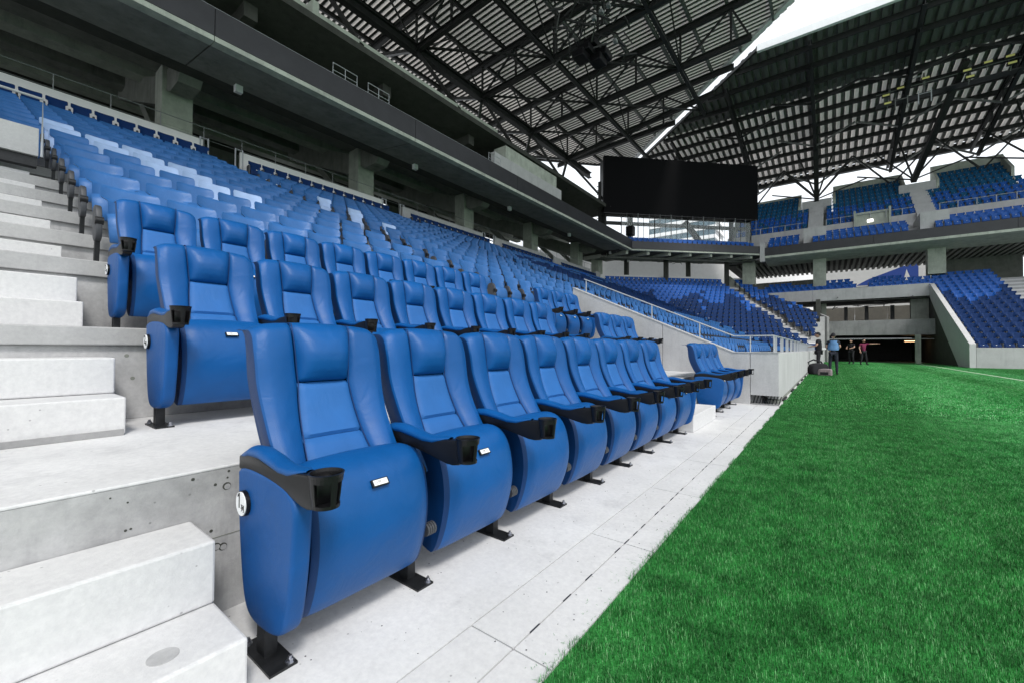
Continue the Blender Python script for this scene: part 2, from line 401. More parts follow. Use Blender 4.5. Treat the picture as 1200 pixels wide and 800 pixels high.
def centred(me, s):
    for v_ in me.vertices: v_.co.x -= s / 2; v_.co.y -= s / 2
    return me
ptsN = []; ptsF = []
S = .25; x = -.685 + S / 2
while x < 9:
    y = .4
    while y < 9:
        pr = project((x, y, 0))
        if pr and -80 < pr[0] < 1300 and pr[1] < 900: ptsN.append((x, y, 0))
        y += S
    x += S
S2 = .5; x = -.685 + S2 / 2
while x < 24:
    y = 9.1
    while y < 40:
        pr = project((x, y, 0))
        if pr and pr[0] < 1300 and pr[2] < 33: ptsF.append((x, y, 0))
        y += S2
    x += S2
scatter('grass', centred(blade_patch(2400, S * 1.07, 3, .008, .022, .0007), S), ptsN, S, 'short dense green turf beside the concrete path')
scatter('grass', centred(blade_patch(1300, S2 * 1.04, 5, .016, .030, .0028), S2), ptsF, S2, 'short green turf further out on the pitch')

rp = random.Random(31); cl_ = MB()
for i in range(420):
    y_ = rp.uniform(.6, 7.5); x_ = -.69 - abs(rp.gauss(0, .045)); a = rp.uniform(0, 6.28); L_ = rp.uniform(.008, .022)
    dx, dy = math.cos(a) * L_, math.sin(a) * L_; wx, wy = -math.sin(a) * .0009, math.cos(a) * .0009
    cl_.add([(x_ - wx, y_ - wy, .001), (x_ + wx, y_ + wy, .001), (x_ + dx, y_ + dy, .001 + rp.random() * .004)], [(0, 1, 2)])
tag(cl_.build('grass_clippings', M['blade'], fix=False), 'loose green grass clippings scattered on the paving along the turf edge', 'clippings', kind='stuff')
gr_ = MB()
for i in range(520):
    x_ = rp.uniform(-1.8, -.7); y_ = rp.uniform(.3, 7) ** 1.0; r_ = rp.uniform(.0012, .0035)
    gr_.add([(x_ + r_ * math.cos(k), y_ + r_ * math.sin(k * 1.0), .0006) for k in (0, 1.3, 2.6, 3.9, 5.2)] + [(x_, y_, r_ * .9)], [(0, 1, 5), (1, 2, 5), (2, 3, 5), (3, 4, 5), (4, 0, 5)])
tag(gr_.build('grit', M['frame'], fix=False), 'small dark grit scattered over the pale concrete floor', 'grit', kind='stuff')
# ================================================================== NEAR LOWER STAND
XR1, Z2 = -1.83, .55
XR2, Z3 = -3.45, 1.11
XR3, Z4 = -4.80, 1.69
YS = .50                               # aisle edge of the near stairs
YW = 8.73                              # cross wall plane
lower = thing('lower_stand', 'near concrete lower stand stepping up behind the padded seats, with white stairs at left', 'stand', (-1.9, 4, 0))
def P_(mb, name, mat, bevel=0, parent=lower):
    o = mb.build(name, mat, parent, bevel=bevel); o.location = -Vector(parent.location) if parent else (0, 0, 0)
    return o
# three padded-seat tiers
P_(MB().box(XR2 - .05, XR1, -12, YW, -.05, Z2 - .012), 'tier_riser', M['riser'])
P_(MB().box(XR2 - .05, XR1 + .001, -12, YW, Z2 - .0115, Z2), 'tier_tread', M['floor'], .004)
P_(MB().box(XR3 - .05, XR2, -12, YW, Z2 + .002, Z3 - .11), 'tier_riser', M['riser'])
P_(MB().box(XR3 - .05, XR2 + .03, -12, YW, Z3 - .108, Z3), 'tier_tread', M['tier'], .008)
def row_x(k): return XR3 - .88 * k - .0
NK = 15
def row_z(k): return max(.30, Z4 + .389 * k + (.2 if k == NK - 1 else 0))
def seat_pos(k): return -5.42 - .88 * k          # x of the standard beneath each seat
for k in range(NK):
    x1 = XR3 - .10 - .88 * k + (.10 if k == 0 else 0); x0 = XR3 - .10 - .88 * (k + 1) - .04
    if k == NK - 1: x0 -= 1.0
    z = row_z(k); zb = row_z(k - 1) if k else Z3
    ya = -12 if k < 20 else 0
    P_(MB().box(x0, x1, ya, 47, zb - .3, z - .13), 'tier_riser', M['riser'])
    P_(MB().box(x0, x1 + .035, ya, 47, z - .128, z), 'tier_tread', M['tier'], .006)
# rows below, past the cross wall
for k in range(-4, 0):
    x1 = XR3 - .10 - .88 * k; x0 = XR3 - .10 - .88 * (k + 1) - .04; z = row_z(k)
    P_(MB().box(x0, x1, YW + .2, 47, z - .5, z - .13), 'tier_riser', M['riser'])
    P_(MB().box(x0, x1 + .035, YW + .2, 47, z - .128, z), 'tier_tread', M['tier'])
P_(MB().box(-2.2, -1.0, YW + .2, 44, -.04, .30), 'walkway', M['tier'])
# steps of the near stairs
def steps(y0, y1, first=True):
    if first:
        P_(MB().box(XR1 + .001, -1.32, y0, y1, 0.0, .174), 'step_block', M['step'], .008)
        P_(MB().box(XR1 + .001, -1.58, y0, y1 - .001, .176, .375), 'step_block', M['step'], .008)
    P_(MB().box(XR2 + .001, -2.86, y0, y1, Z2 + .002, Z2 + .19), 'step_block', M['step'], .008)
    P_(MB().box(XR2 + .001, -3.13, y0, y1 - .001, Z2 + .192, Z2 + .385), 'step_block', M['step'], .008)
    P_(MB().box(XR3 + .001, -4.22, y0, y1, Z3 + .002, Z3 + .20), 'step_block', M['step'], .008)
    P_(MB().box(XR3 + .001, -4.50, y0, y1 - .001, Z3 + .202, Z3 + .40), 'step_block', M['step'], .008)
    for k in range(1, NK):
        xr = XR3 - .10 - .88 * k; zb = row_z(k - 1); h = row_z(k) - zb
        P_(MB().box(xr + .001, xr + .36, y0, y1, zb + .002, zb + h * .48), 'step_block', M['step'], .006)
steps(-4.0, YS)
# dark gap strip under a step, round cast plug on the lowest step
P_(MB().box(-2.862, -2.84, -4, YS - .01, Z2 + .001, Z2 + .03), 'joint_strip', M['grey'])
pl = MB().disc((-1.415, .33, .1738), (0, 0, 1), .035, .0016, 28); P_(pl, 'cast_plug', M['riser'])
# formwork tie holes in the first riser
for yy, zz in ((.61, .47), (.600, .245), (.578, .252), (.90, .46), (1.5, .47), (2.1, .25)):
    P_(MB().disc((XR1 + .0005, yy, zz), (1, 0, 0), .014, .001, 20), 'tie_hole', M['dark_conc']); P_(MB().disc((XR1 + .0016, yy + .002, zz - .002), (1, 0, 0), .0105, .0006, 20), 'tie_plug', M['riser'])
P_(MB().box(XR1 + .0005, XR1 + .0015, YS, YW - .01, .285, .288), 'pour_joint', M['deck'])
for yy, zz in ((.60, .94), (.63, .80)):
    P_(MB().disc((XR2 + .0005, yy, zz), (1, 0, 0), .011, .001, 16), 'tie_hole', M['deck'])
rp = random.Random(21); pt_ = MB()
for i in range(34):
    yy = rp.uniform(-.9, .62); zz = Z2 - .02 - abs(rp.gauss(0, .035)) if i < 24 else rp.uniform(.05, .5); r_ = rp.uniform(.002, .0065)
    pt_.disc((XR1 + .0002, yy, zz), (1, 0, 0), r_, .0008, 7)
tag(P_(pt_, 'blowholes', M['dark_conc']), kind='stuff')
# second stair aisle
A0, A1 = 5.30, 6.52
for x1, z0, z1 in ((-1.30, 0, .20), (-1.56, .202, .385)):
    P_(MB().box(XR1 + .001, x1, A0, A1, z0 + .001, z1), 'step_block', M['step'], .008)
for x1, z0, z1 in ((-2.86, Z2 + .002, Z2 + .19), (-3.13, Z2 + .192, Z2 + .385)):
    P_(MB().box(XR2 + .001, x1, A0, A1, z0, z1), 'step_block', M['step'], .008)
for x1, z0, z1 in ((-4.22, Z3 + .002, Z3 + .20), (-4.5, Z3 + .202, Z3 + .40)):
    P_(MB().box(XR3 + .001, x1, A0, A1, z0, z1), 'step_block', M['step'], .008)
AISLES = [5.85 + 7.9 * i for i in range(5)]
for a in AISLES:
    for k in range(1, NK):
        xr = XR3 - .10 - .88 * k; zb = row_z(k - 1); h = row_z(k) - zb
        P_(MB().box(xr + .001, xr + .36, a - .62, a + .62, zb + .002, zb + h * .48), 'step_block', M['step'])

# cross wall with sloping top (plane Y = 8.73) and pitch-side wall
cw = thing('cross_wall', 'pale concrete cross wall with sloping top behind the last three padded seats', 'wall', (-2.6, YW, 0))
def wall_panel(xa, xb, parent):
    def top(x):
        return .937 if x > -1.44 else .937 + (-1.44 - x) * .437
    xs = [xa, xb] if not (xa < -1.44 < xb) else [xa, -1.44, xb]
    ol = [(xa, -.05), (xb, -.05)] + [(x_, top(x_)) for x_ in reversed(xs)]
    return P_(MB().prism(ol, YW, YW + .2), 'wall_panel', M['wall'], .006, parent)
wall_panel(-4.85, -2.752, cw); wall_panel(-2.744, -1.166, cw)
P_(MB().box(-1.158, -.715, YW, YW + .2, .17, .937), 'wall_panel', M['wall'], .006, cw)
P_(MB().box(-1.15, -.72, YW + .02, YW + .19, .0, .02), 'sill', M['grey'], 0, cw)
cop = MB()
cop.bar((-.712, YW + .1, .945), (-1.44, YW + .1, .945), .22, .018); cop.bar((-1.44, YW + .1, .945), (-4.85, YW + .1, .945 + 3.41 * .437), .22, .018)
P_(cop, 'coping', M['wall'], 0, cw)
for j in range(9):
    P_(MB().bar((-1.12 + j * .05, YW + .05, .02), (-1.09 + j * .05, YW + .12, .16), .012), 'bracket', M['steel_black'], 0, cw)
rl = thing('handrail', 'pale steel handrail on top of the sloping cross wall', 'handrail', (-2.6, YW + .1, .94))
def zt(x): return .945 if x > -1.44 else .945 + (-1.44 - x) * .437
P_(MB().tube([(-.80, YW + .1, 1.245), (-1.44, YW + .1, 1.245), (-4.6, YW + .1, zt(-4.6) + .30)], .013, 8), 'top_rail', M['rail'], 0, rl)
for x_ in (-.80, -1.17, -2.05, -3.0, -4.55):
    P_(MB().tube([(x_, YW + .1, zt(x_)), (x_, YW + .1, zt(x_) + .30)], .012, 8), 'post', M['rail'], 0, rl)
pw = thing('pitch_wall', 'long pale concrete pitch-side wall running away along the grass', 'wall', (-.8, 20, 0))
y = YW + .21; seg = 2.45
while y < 43:
    P_(MB().box(-.92, -.715, y, min(y + seg - .012, 43), .10, .937), 'wall_panel', M['wall'], .006, pw); y += seg
P_(MB().box(-.90, -.74, YW + .2, 43, -.04, .08), 'plinth', M['deck'], 0, pw)
r2 = thing('handrail', 'pale post-and-rail handrail running along the pitch-side wall', 'handrail', (-.8, 20, .94))
P_(MB().tube([(-.80, YW + .1, 1.245), (-.80, 43, 1.245)], .013, 8), 'top_rail', M['rail'], 0, r2)
pm_ = MB().box(-.03, .03, -.006, .006, 0, .30).mesh('post', M['rail'])
y = YW + .35
while y < 43:
    link('post', pm_, r2, (0, y - 20, 0)); y += 1.35
dk = MB().box(-.14, .14, -.35, .35, 0, .03)
for i, yy in enumerate((10.0, 12.2, 14.4, 16.6, 18.8)):
    o = MB().box(-.10, .10, -.35, .35, 0, .035).build('cable_ramp', M['cloth_black'], loc=(-.80, yy, 0), bevel=.01)
    tag(o, 'black cable ramp on the path, %s along the pitch-side wall' % ORD[i], 'cable ramp', 'cable ramps by the pitch-side wall')

# vomitory parapet left of the stairs with its rail
vp = thing('parapet', 'pale parapet panel with a thin white rail at the head of the left stairs', 'parapet', (-8.8, -1, 3.6))
P_(MB().box(-8.98, -8.80, -4, .57, 3.64, 4.03), 'panel', M['wall'], .006, vp)
P_(MB().box(-8.97, -8.85, -4, .56, 3.50, 3.638), 'shadow_strip', M['steel_black'], 0, vp)  # black strip put in for the shadow under the panel
P_(MB().tube([(-8.80, -4, 4.46), (-8.80, .60, 4.46), (-8.80, .60, 3.64)], .018, 8), 'rail', M['rail'], 0, vp)

# ------------------------------------------------------------------ padded chair
def lin(z, tab):
    for (a, va), (b_, vb) in zip(tab, tab[1:]):
        if z <= b_: return va + (vb - va) * max(0, min(1, (z - a) / (b_ - a)))
    return tab[-1][1]
XC = [(.44, .045), (.50, .01), (.56, -.035), (.62, -.078), (.68, -.115), (.74, -.145), (.80, -.168), (.87, -.186), (.93, -.192), (1.0, -.196), (1.05, -.204), (1.09, -.215), (1.12, -.225)]
def xc(z):
    return (lin(z - .02, XC) + lin(z, XC) * 2 + lin(z + .02, XC)) / 4
def seam(z): return lin(z, [(.44, .150), (.56, .134), (.66, .122), (.86, .106), (.95, .112), (1.10, .122)])
def halfw(z): return lin(z, [(.44, .245), (.60, .247), (.75, .252), (.90, .262), (1.02, .264), (1.10, .262)])
def wing(a, z):     # a: 0 at seam .. 1 at edge
    k = lin(z, [(.44, .034), (.65, .040), (.80, .036), (.95, .026), (1.05, .014), (1.10, .006)])
    return k * math.sin(min(1, a * 1.15) * math.pi / 2)
def ztop(y): return 1.098 - .25 * y * y - (max(0, abs(y) - .20) / .065) ** 2 * .022
ZB = .46
def vparams():
    L = [(ZB + (1.065 - ZB) * i / 30, 0.0, False) for i in range(31)]
    for a in (22, 45, 68, 90): L.append((1.065 + .035 * math.sin(R(a)), -.035 * (1 - math.cos(R(a))), True))
    L.append((1.098, -.075, True)); return L
def zmap(zr, y): return ZB + (zr - ZB) * (ztop(y) - ZB) / (1.10 - ZB)
def groove(d, w=.0075, h=.017): return -h * math.exp(-(d / w) ** 2)
def wing_mesh(sgn):
    mb = MB(); hs_ = []
    for i in range(11): hs_.append(('f', i / 10))
    for a in (25, 50, 75, 90): hs_.append(('r', a))
    hs_.append(('b', 0)); hs_.append(('b', 1))
    G = []
    for typ, a in hs_:
        row = []
        for zr, xo, top in vparams():
            W = halfw(zr); S_ = seam(zr); rr = .024
            if typ == 'f': yy = S_ + (W - rr - S_) * a; dx = wing(a, zr) + groove((yy - S_)) + groove((W - rr - yy), .004, .004)
            elif typ == 'r': yy = W - rr + rr * math.sin(R(a)); dx = wing(1, zr) - rr * (1 - math.cos(R(a))) - .004 * (a < 30)
            else: yy = W - .002 - .004 * a; dx = wing(1, zr) - rr - (.045 + .03 * a)
            z = zmap(zr, yy)
            row.append((xc(zr) + dx + xo, sgn * yy, z))
        G.append(row)
    mb.grid(G); nv_ = len(G[0]) - 1; mb.mi = [1 if i // nv_ >= 13 else 0 for i in range(len(mb.f))]; return mb
def centre_mesh(z0, z1, bul, top, gr=.012, n=14, overhang=0):
    mb = MB(); G = []
    vs_ = [z0 + (z1 - z0) * i / n for i in range(n + 1)]
    vp_ = [(z, 0.0, False) for z in vs_]
    if top: vp_ = [(z0 + (1.065 - z0) * i / n, 0.0, False) for i in range(n + 1)] + vparams()[31:]
    for i in range(17):
        s = -1 + 2 * i / 16; row = []
        for zr, xo, tp in vp_:
            yy = seam(zr) * s * .998; d = (1 - abs(s)) * seam(zr)
            tz = (zr - z0) / (z1 - z0) if not top else min(1, (zr - z0) / (1.10 - z0))
            dx = groove(d, .009, gr) + bul * (1 - s ** 4) * (lin(tz, [(0, .12), (.1, .45), (.22, .78), (.36, .97), (.5, 1.0), (.7, .75), (.88, .35), (1, .1)]) if top else math.sin(max(.0, min(1, tz)) * math.pi) ** .5)
            dx += groove(zr - z0, .007, gr + (.012 if top else 0)) + (0 if top else groove(z1 - zr, .007, gr))
            row.append((xc(zr) + dx + xo, yy, zmap(zr, yy) if top else ZB + (zr - ZB) * (ztop(yy) - ZB) / (1.10 - ZB)))
        G.append(row)
    mb.grid(G); return mb
def shell_mesh():
    mb = MB(); G = []
    zs = [.40 + (1.085 - .40) * i / 18 for i in range(19)]
    for z in zs:
        W = halfw(z) - .007 - (max(0, z - 1.0) / .085) ** 2 * .02; row = []
        for k in range(-8, 9):
            a = k / 8; yy = W * a
            row.append((xc(z) - .088 - .022 * (1 - abs(a) ** 5), yy, z - (.25 * yy * yy if z > 1 else 0)))
        G.append([(xc(z) - .055, -W, row[0][2])] + row + [(xc(z) - .055, W, row[-1][2])])
    mb.grid(G)
    return mb
def pan_profile():
    return [(-.02, .585), (.02, .600), (.07, .598), (.115, .580), (.155, .545), (.185, .49), (.202, .42), (.205, .35), (.192, .28), (.168, .21), (.138, .150), (.110, .118), (.09, .112), (.02, .130), (-.03, .17), (-.045, .30), (-.045, .50)]
def smooth_poly(P, it=2):
    for _ in range(it):
        Q = []
        for i in range(len(P)):
            a, b_ = P[i], P[(i + 1) % len(P)]
            Q += [(a[0] * .75 + b_[0] * .25, a[1] * .75 + b_[1] * .25), (a[0] * .25 + b_[0] * .75, a[1] * .25 + b_[1] * .75)]
        P = Q
    return P
def pan_mesh():
    mb = MB(); base = smooth_poly(pan_profile(), 1); n = len(base); cx_ = .05; cz = .36
    G = []
    for k in range(-12, 13):
        a = k / 12; y = .238 * a
        sc = 1 - .10 * max(0, (abs(a) - .75) / .25) ** 2.2
        bulge = 1 + .05 * (1 - a * a)
        row = [(cx_ + (x - cx_) * (.95 - .10 * max(0, (abs(a) - .6) / .4) ** 2) * sc * (bulge if x > .05 else 1), y, cz + (z - cz) * (1 - (.055 if z > .36 else 0) * max(0, (abs(a) - .75) / .25) ** 2) + (.012 * (1 - a * a) if z > .5 else 0)) for x, z in base]
        G.append(row + [row[0]])
    mb.grid(G); nv_ = len(G[0]) - 1; mb.mi = [1 if (i // nv_ < 1 or i // nv_ >= 23) else 0 for i in range(len(mb.f))]  # pan ends dark blue: shadow beside the side panel put into colour
    for row, fl_ in ((G[0], False), (G[-1], True)):
        o = len(mb.v); mb.v += row[:-1]; f = tuple(range(o, o + n)); mb.f.append(f if fl_ else f[::-1]); mb.mi.append(1)
    return mb
panel_out = smooth_poly([(-.178, .594), (-.177, .53), (-.170, .40), (-.140, .22), (-.105, .125), (-.04, .098), (.08, .104), (.165, .135), (.192, .20), (.215, .32), (.228, .45), (.234, .56), (.10, .59)], 2)
mid_out = smooth_poly([(-.17, .57), (-.16, .34), (-.10, .13), (-.03, .11), (.05, .13), (.09, .30), (.11, .55)], 1)
trim_out = smooth_poly([(-.170, .624), (-.180, .620), (-.181, .592), (-.180, .578), (-.168, .574), (-.10, .585), (.00, .585), (.10, .575), (.20, .556), (.28, .540), (.345, .552), (.352, .62), (.345, .646), (.22, .632), (.10, .618), (-.02, .634), (-.10, .640)], 1)
def armpad_mesh():
    mb = MB(); G = []
    path = [(-.172, .612, .012, .006), (-.160, .622, .026, .014), (-.10, .643, .031, .020), (-.03, .647, .032, .021), (.05, .636, .032, .020), (.12, .624, .031, .018), (.18, .624, .030, .016), (.23, .634, .026, .012), (.265, .641, .012, .004)]
    for x, z, hw, hh in path:
        G.append([(x, hw * math.cos(t_ * math.pi / 8), z + hh * math.sin(t_ * math.pi / 8)) for t_ in range(17)])
    mb.grid(G); return mb
def cup_mesh():
    mb = MB(); n = 28; cx_ = .355
    prof = [(.048, .655), (.0455, .646), (.044, .632), (.042, .612), (.040, .592), (.037, .570), (.036, .560)]
    def pt(r, z, k): a = 2 * math.pi * k / n; return (cx_ + r * math.cos(a), r * math.sin(a) * .98, z)
    for j in range(len(prof) - 1):
        for k in range(n):
            a = (k + .5) / n * 360
            if 2 <= j <= 4 and (18 < a < 72 or 288 < a < 342): continue
            (r0, z0), (r1, z1) = prof[j], prof[j + 1]
            o = len(mb.v)
            mb.v += [pt(r0, z0, k), pt(r0, z0, k + 1), pt(r1, z1, k + 1), pt(r1, z1, k), pt(r0 - .004, z0, k), pt(r0 - .004, z0, k + 1), pt(r1 - .004, z1, k + 1), pt(r1 - .004, z1, k)]
            mb.f += [(o, o + 1, o + 2, o + 3), (o + 7, o + 6, o + 5, o + 4), (o + 1, o + 5, o + 6, o + 2), (o, o + 3, o + 7, o + 4), (o, o + 4, o + 5, o + 1), (o + 3, o + 2, o + 6, o + 7)]; mb.mi += [0] * 6
    mb.disc((cx_, 0, .560), (0, 0, 1), .036, .005, 24)
    o = len(mb.v)
    return mb
MESH = {}
MESH['wing_l'] = wing_mesh(-1).mesh('wing', [M['vinyl'], M['vinyl_dark']], True); MESH['wing_r'] = wing_mesh(1).mesh('wing', [M['vinyl'], M['vinyl_dark']], True)
MESH['head'] = centre_mesh(.862, 1.10, .052, True, n=20).mesh('headrest', M['vinyl'], True)
MESH['up'] = centre_mesh(.655, .861, .006, False).mesh('back_cushion', M['fabric'], True)
MESH['low'] = centre_mesh(.47, .654, .010, False).mesh('back_cushion', M['fabric'], True)
pg = MB()
for sg in (-1, 1):
    pg.tube([(xc(z) - .004, sg * (seam(z) + .0005), zmap(z, seam(z))) for z in [.48 + .02 * i for i in range(30)]] + [(xc(1.065) - .012, sg * seam(1.08), 1.088), (xc(1.065) - .04, sg * seam(1.08), 1.093)], .0020, 6)
MESH['piping'] = pg.mesh('piping', M['piping'], True)
MESH['shell'] = shell_mesh().mesh('back_shell', M['vinyl_dark'], True)
MESH['pan'] = pan_mesh().mesh('seat_cushion', [M['vinyl'], M['vinyl_dark']], True)
MESH['mid'] = MB().pillow(mid_out, -.014, .014, .005).mesh('side_panel', M['steel_black'], True)
MESH['panel'] = MB().pillow(panel_out, -.030, .030, .014).mesh('side_panel', M['vinyl_side'], True)
MESH['trim'] = MB().pillow(trim_out, -.026, .026, .006).mesh('arm_frame', M['black'], True)
MESH['pad'] = armpad_mesh().mesh('armrest', M['vinyl'], True)
MESH['cup'] = cup_mesh().mesh('cup_holder', M['black'], False)
MESH['leg'] = MB().box(-.028, .028, -.020, .020, .008, .14).mesh('leg', M['steel_black'])
bp = MB().box(-.10, .12, -.042, .042, 0, .008); MESH['plate'] = bp.mesh('base_plate', M['steel_black'])
bl = MB(); bl.disc((0, 0, .008), (0, 0, 1), .014, .004, 16); bl.disc((0, 0, .012), (0, 0, 1), .010, .009, 6); bl.disc((0, 0, .021), (0, 0, 1), .006, .008, 10)
MESH['bolt'] = bl.mesh('bolt', M['bolt'])
hg = MB()
for j in range(4): hg.disc((.135, -.006 + .012 * j, .25), (0, 1, 0), .026, .009, 16)
MESH['hinge'] = hg.mesh('hinge', M['frame'])
tg = MB().box(0, .006, -.034, .034, -.014, .014); MESH['tagb'] = tg.mesh('tag_frame', M['black'])
tg = MB().box(.0062, .009, -.028, .028, -.010, .010); MESH['tagw'] = tg.mesh('number_tag', M['white_plastic'])
MESH['discb'] = MB().disc((0, -.031, 0), (0, -1, 0), .042, .012, 28).mesh('disc_mount', M['black'])
MESH['disc'] = MB().disc((0, -.0432, 0), (0, -1, 0), .039, .003, 32).mesh('row_disc', M['white_plastic'])
def pan_front(z):   # approx x of pan front centre
    return lin(z, [(.28, .2), (.42, .21), (.49, .195), (.545, .163), (.60, .09)])
def make_chair(endpanel_right=False, disc=None, seatno='14'):
    t_ = thing('padded_seat', 'x', 'seat')
    sh = link('back_shell', MESH['shell'], t_, (0, .285, 0))
    link('wing', MESH['wing_l'], t_, (0, .285, 0)); link('wing', MESH['wing_r'], t_, (0, .285, 0))
    link('piping', MESH['piping'], sh); link('headrest', MESH['head'], t_, (0, .285, 0)); link('back_cushion', MESH['up'], t_, (0, .285, 0)); link('back_cushion', MESH['low'], t_, (0, .285, 0))
    pn = link('seat_cushion', MESH['pan'], t_, (0, .297, 0))
    tf = link('tag_frame', MESH['tagb'], pn, (pan_front(.505) - .004, .0, .515)); tf.rotation_euler = (0, -R(38), 0)
    tw = link('number_tag', MESH['tagw'], pn, (pan_front(.505) - .004, .0, .515)); tw.rotation_euler = (0, -R(38), 0)
    link('hinge', MESH['hinge'], t_, (0, .55, 0))
    def arm(y, ds=None, end=False):
        sp = link('side_panel', MESH['panel' if end else 'mid'], t_, (0, y, 0))
        af = link('arm_frame', MESH['trim'], t_, (0, y, 0)); link('armrest', MESH['pad'], af); link('cup_holder', MESH['cup'], af)
        lg = link('leg', MESH['leg'], t_, (0, y, 0)); link('base_plate', MESH['plate'], lg)
        link('bolt', MESH['bolt'], lg, (-.085, -.025, 0)); link('bolt', MESH['bolt'], lg, (.105, .025, 0))
        if ds:
            link('disc_mount', MESH['discb'], sp, (-.105, 0, .475)); link('row_disc', MESH['disc'], sp, (-.105, 0, .475))
            a_ = link('lettering', ds[0], sp, (-.115, -.0468, .484)); a_.rotation_euler = (R(90), 0, 0)
            b__ = link('lettering', ds[1], sp, (-.088, -.0468, .462)); b__.rotation_euler = (R(90), 0, 0)
    arm(0, disc, bool(disc))
    if endpanel_right: arm(.57, None, True)
    return t_
TX = {}
for n_ in '123': TX[n_] = text_mesh(n_, .066, M['ink'])
one = MB(); one.add([(-.004, -.024, 0), (.004, -.024, 0), (.004, .026, 0), (-.002, .026, 0), (-.014, .016, 0), (-.014, .009, 0), (-.004, .015, 0)], [(0, 1, 2, 3, 4, 5, 6)])
TX['1'] = one.mesh('lettering', M['ink'], fix=False)
TX['row'] = text_mesh('列', .026, M['ink'])
TAGS = [text_mesh('%d列 %d' % (1 + q % 3, 11 + q), .0125, M['grey_ink'], .0003) for q in range(11)]
chair_mid = make_chair()
chair_end = make_chair(True)
place = []
rows = [(-1.465, 0.0, .61, 'front', '1'), (-3.03, Z2, .67, 'second', '2'), (-4.33, Z3, .69, 'third', '3')]
GRP = 'padded blue seats in three rows'
usedm = usede = False
for ri, (lx, lz, ly, rn, num) in enumerate(rows):
    groups = [(ly, 8, 'near stairs'), (6.75 if ri == 0 else 6.72, 3, 'cross wall')]
    for gi_, (y0, n_, ref) in enumerate(groups):
        for k in range(n_):
            if k == 0:
                o = make_chair(False, (TX[num], TX['row']) if True else None)
            elif k == n_ - 1:
                o = copy_tree(chair_end) if usede else chair_end; usede = True
            else:
                o = copy_tree(chair_mid) if usedm else chair_mid; usedm = True
            o.location = (lx + rnd.uniform(-.004, .004), y0 + .567 * k, lz)
            for ch in o.children:
                if ch.name.startswith('seat_cushion'):
                    for g_ in ch.children:
                        if g_.name.startswith('number_tag'):
                            lt = link('lettering', TAGS[(k + 4 * gi_ * 2) % 11], o, None); lt.parent = ch; lt.matrix_local = Matrix.Translation((pan_front(.505) - .004, 0, .515)) @ Matrix.Rotation(-R(38), 4, 'Y') @ Matrix.Translation((.0096, 0, 0)) @ Matrix(((0, 0, 1, 0), (1, 0, 0, 0), (0, 1, 0, 0), (0, 0, 0, 1)))
                    ch.rotation_euler = (0, R(rnd.uniform(-1.6, 1.2)), R(rnd.uniform(-.6, .6)))
            if gi_ == 0:
                lab = 'padded blue folding seat, %s from the near stairs, %s padded row' % (ORD[k] if k else 'nearest', rn)
                if k == 0: lab = 'padded blue end seat with white row number disc beside the near stairs, %s padded row' % rn
            else:
                lab = 'padded blue seat by the cross wall, %s past the aisle, %s padded row' % (ORD[k], rn)
            tag(o, lab, 'seat', GRP)

# ------------------------------------------------------------------ tip-up stadium seats
def rrect(w_, h_, r_, n=3):
    P = []
    for cx_, cy_, a0 in ((w_ - r_, h_ - r_, 0), (-w_ + r_, h_ - r_, 90), (-w_ + r_, -h_ + r_, 180), (w_ - r_, -h_ + r_, 270)):
        for i in range(n + 1):
            a = R(a0 + 90 * i / n); P.append((cx_ + r_ * math.cos(a), cy_ + r_ * math.sin(a)))
    return P
def seat_back():
    mb = MB(); G = []
    zs = [0, .03, .08, .16, .24, .252, .262, .272, .285, .31, .35, .38, .405, .415]
    for z in zs:
        u_ = max(0, min(1, (z - .245) / .04)); hw = .175 + .050 * u_ * u_ * (3 - 2 * u_) - (.010 if z > .40 else 0) - (.006 if z > .41 else 0)
        row = []
        for k in range(-7, 8):
            a = k / 7
            x = -.10 - .20 * z + .045 * abs(a) ** 3 - .012
            if z > .40: x -= .006 + (.012 if z > .41 else 0)
            row.append((x, hw * a, .46 + z - .012 * abs(a) ** 8 * (z > .36)))
        G.append(row)
    mb.grid(G)
    G2 = [[(x - .022, y * .985, z - .002) for x, y, z in row] for row in G]
    mb.grid([r_[::-1] for r_ in G2])
    # rim strips
    mb.grid([G[-1], G2[-1]]); mb.grid([G2[0], G[0]])
    mb.grid([[r_[0] for r_ in G2], [r_[0] for r_ in G]]); mb.grid([[r_[-1] for r_ in G], [r_[-1] for r_ in G2]])
    return mb
def seat_pan_tip():
    mb = MB(); G = []
    for i in range(9):
        t_ = i / 8; z = .29 + .285 * t_; row = []
        for k in range(-6, 7):
            a = k / 6
            x = .035 - .045 * t_ + .028 * math.sin(t_ * math.pi) - .035 * abs(a) ** 4 - (.02 if i in (0, 8) else 0)
            row.append((x, (.188 - .02 * (1 - t_) ** 3) * a, z - .010 * (abs(a) ** 6) * (1 if t_ > .8 else 0)))
        G.append(row)
    mb.grid(G); G2 = [[(-.055 - .03 * (z - .33), y * .97, z) for x, y, z in row] for row in G]
    mb.grid([r_[::-1] for r_ in G2])
    mb.grid([G[-1], G2[-1]]); mb.grid([G2[0], G[0]])
    mb.grid([[r_[0] for r_ in G2], [r_[0] for r_ in G]]); mb.grid([[r_[-1] for r_ in G], [r_[-1] for r_ in G2]])
    return mb
SB, SP = {}, {}
_sb, _sp = seat_back(), seat_pan_tip()
for c_ in ('seat_blue', 'seat_mid', 'seat_navy', 'seat_white', 'seat_teal'):
    SB[c_] = _sb.mesh('backrest', M[c_], True); SP[c_] = _sp.mesh('seat_pan', M[c_], True)
arm_out = smooth_poly([(-.14, .63), (-.17, .57), (-.16, .40), (-.12, .30), (-.03, .28), (.03, .32), (.04, .44), (.02, .56), (-.03, .63)], 1)
ARM = MB().pillow(arm_out, -.022, .022, .008).mesh('side_arm', M['frame'], True)
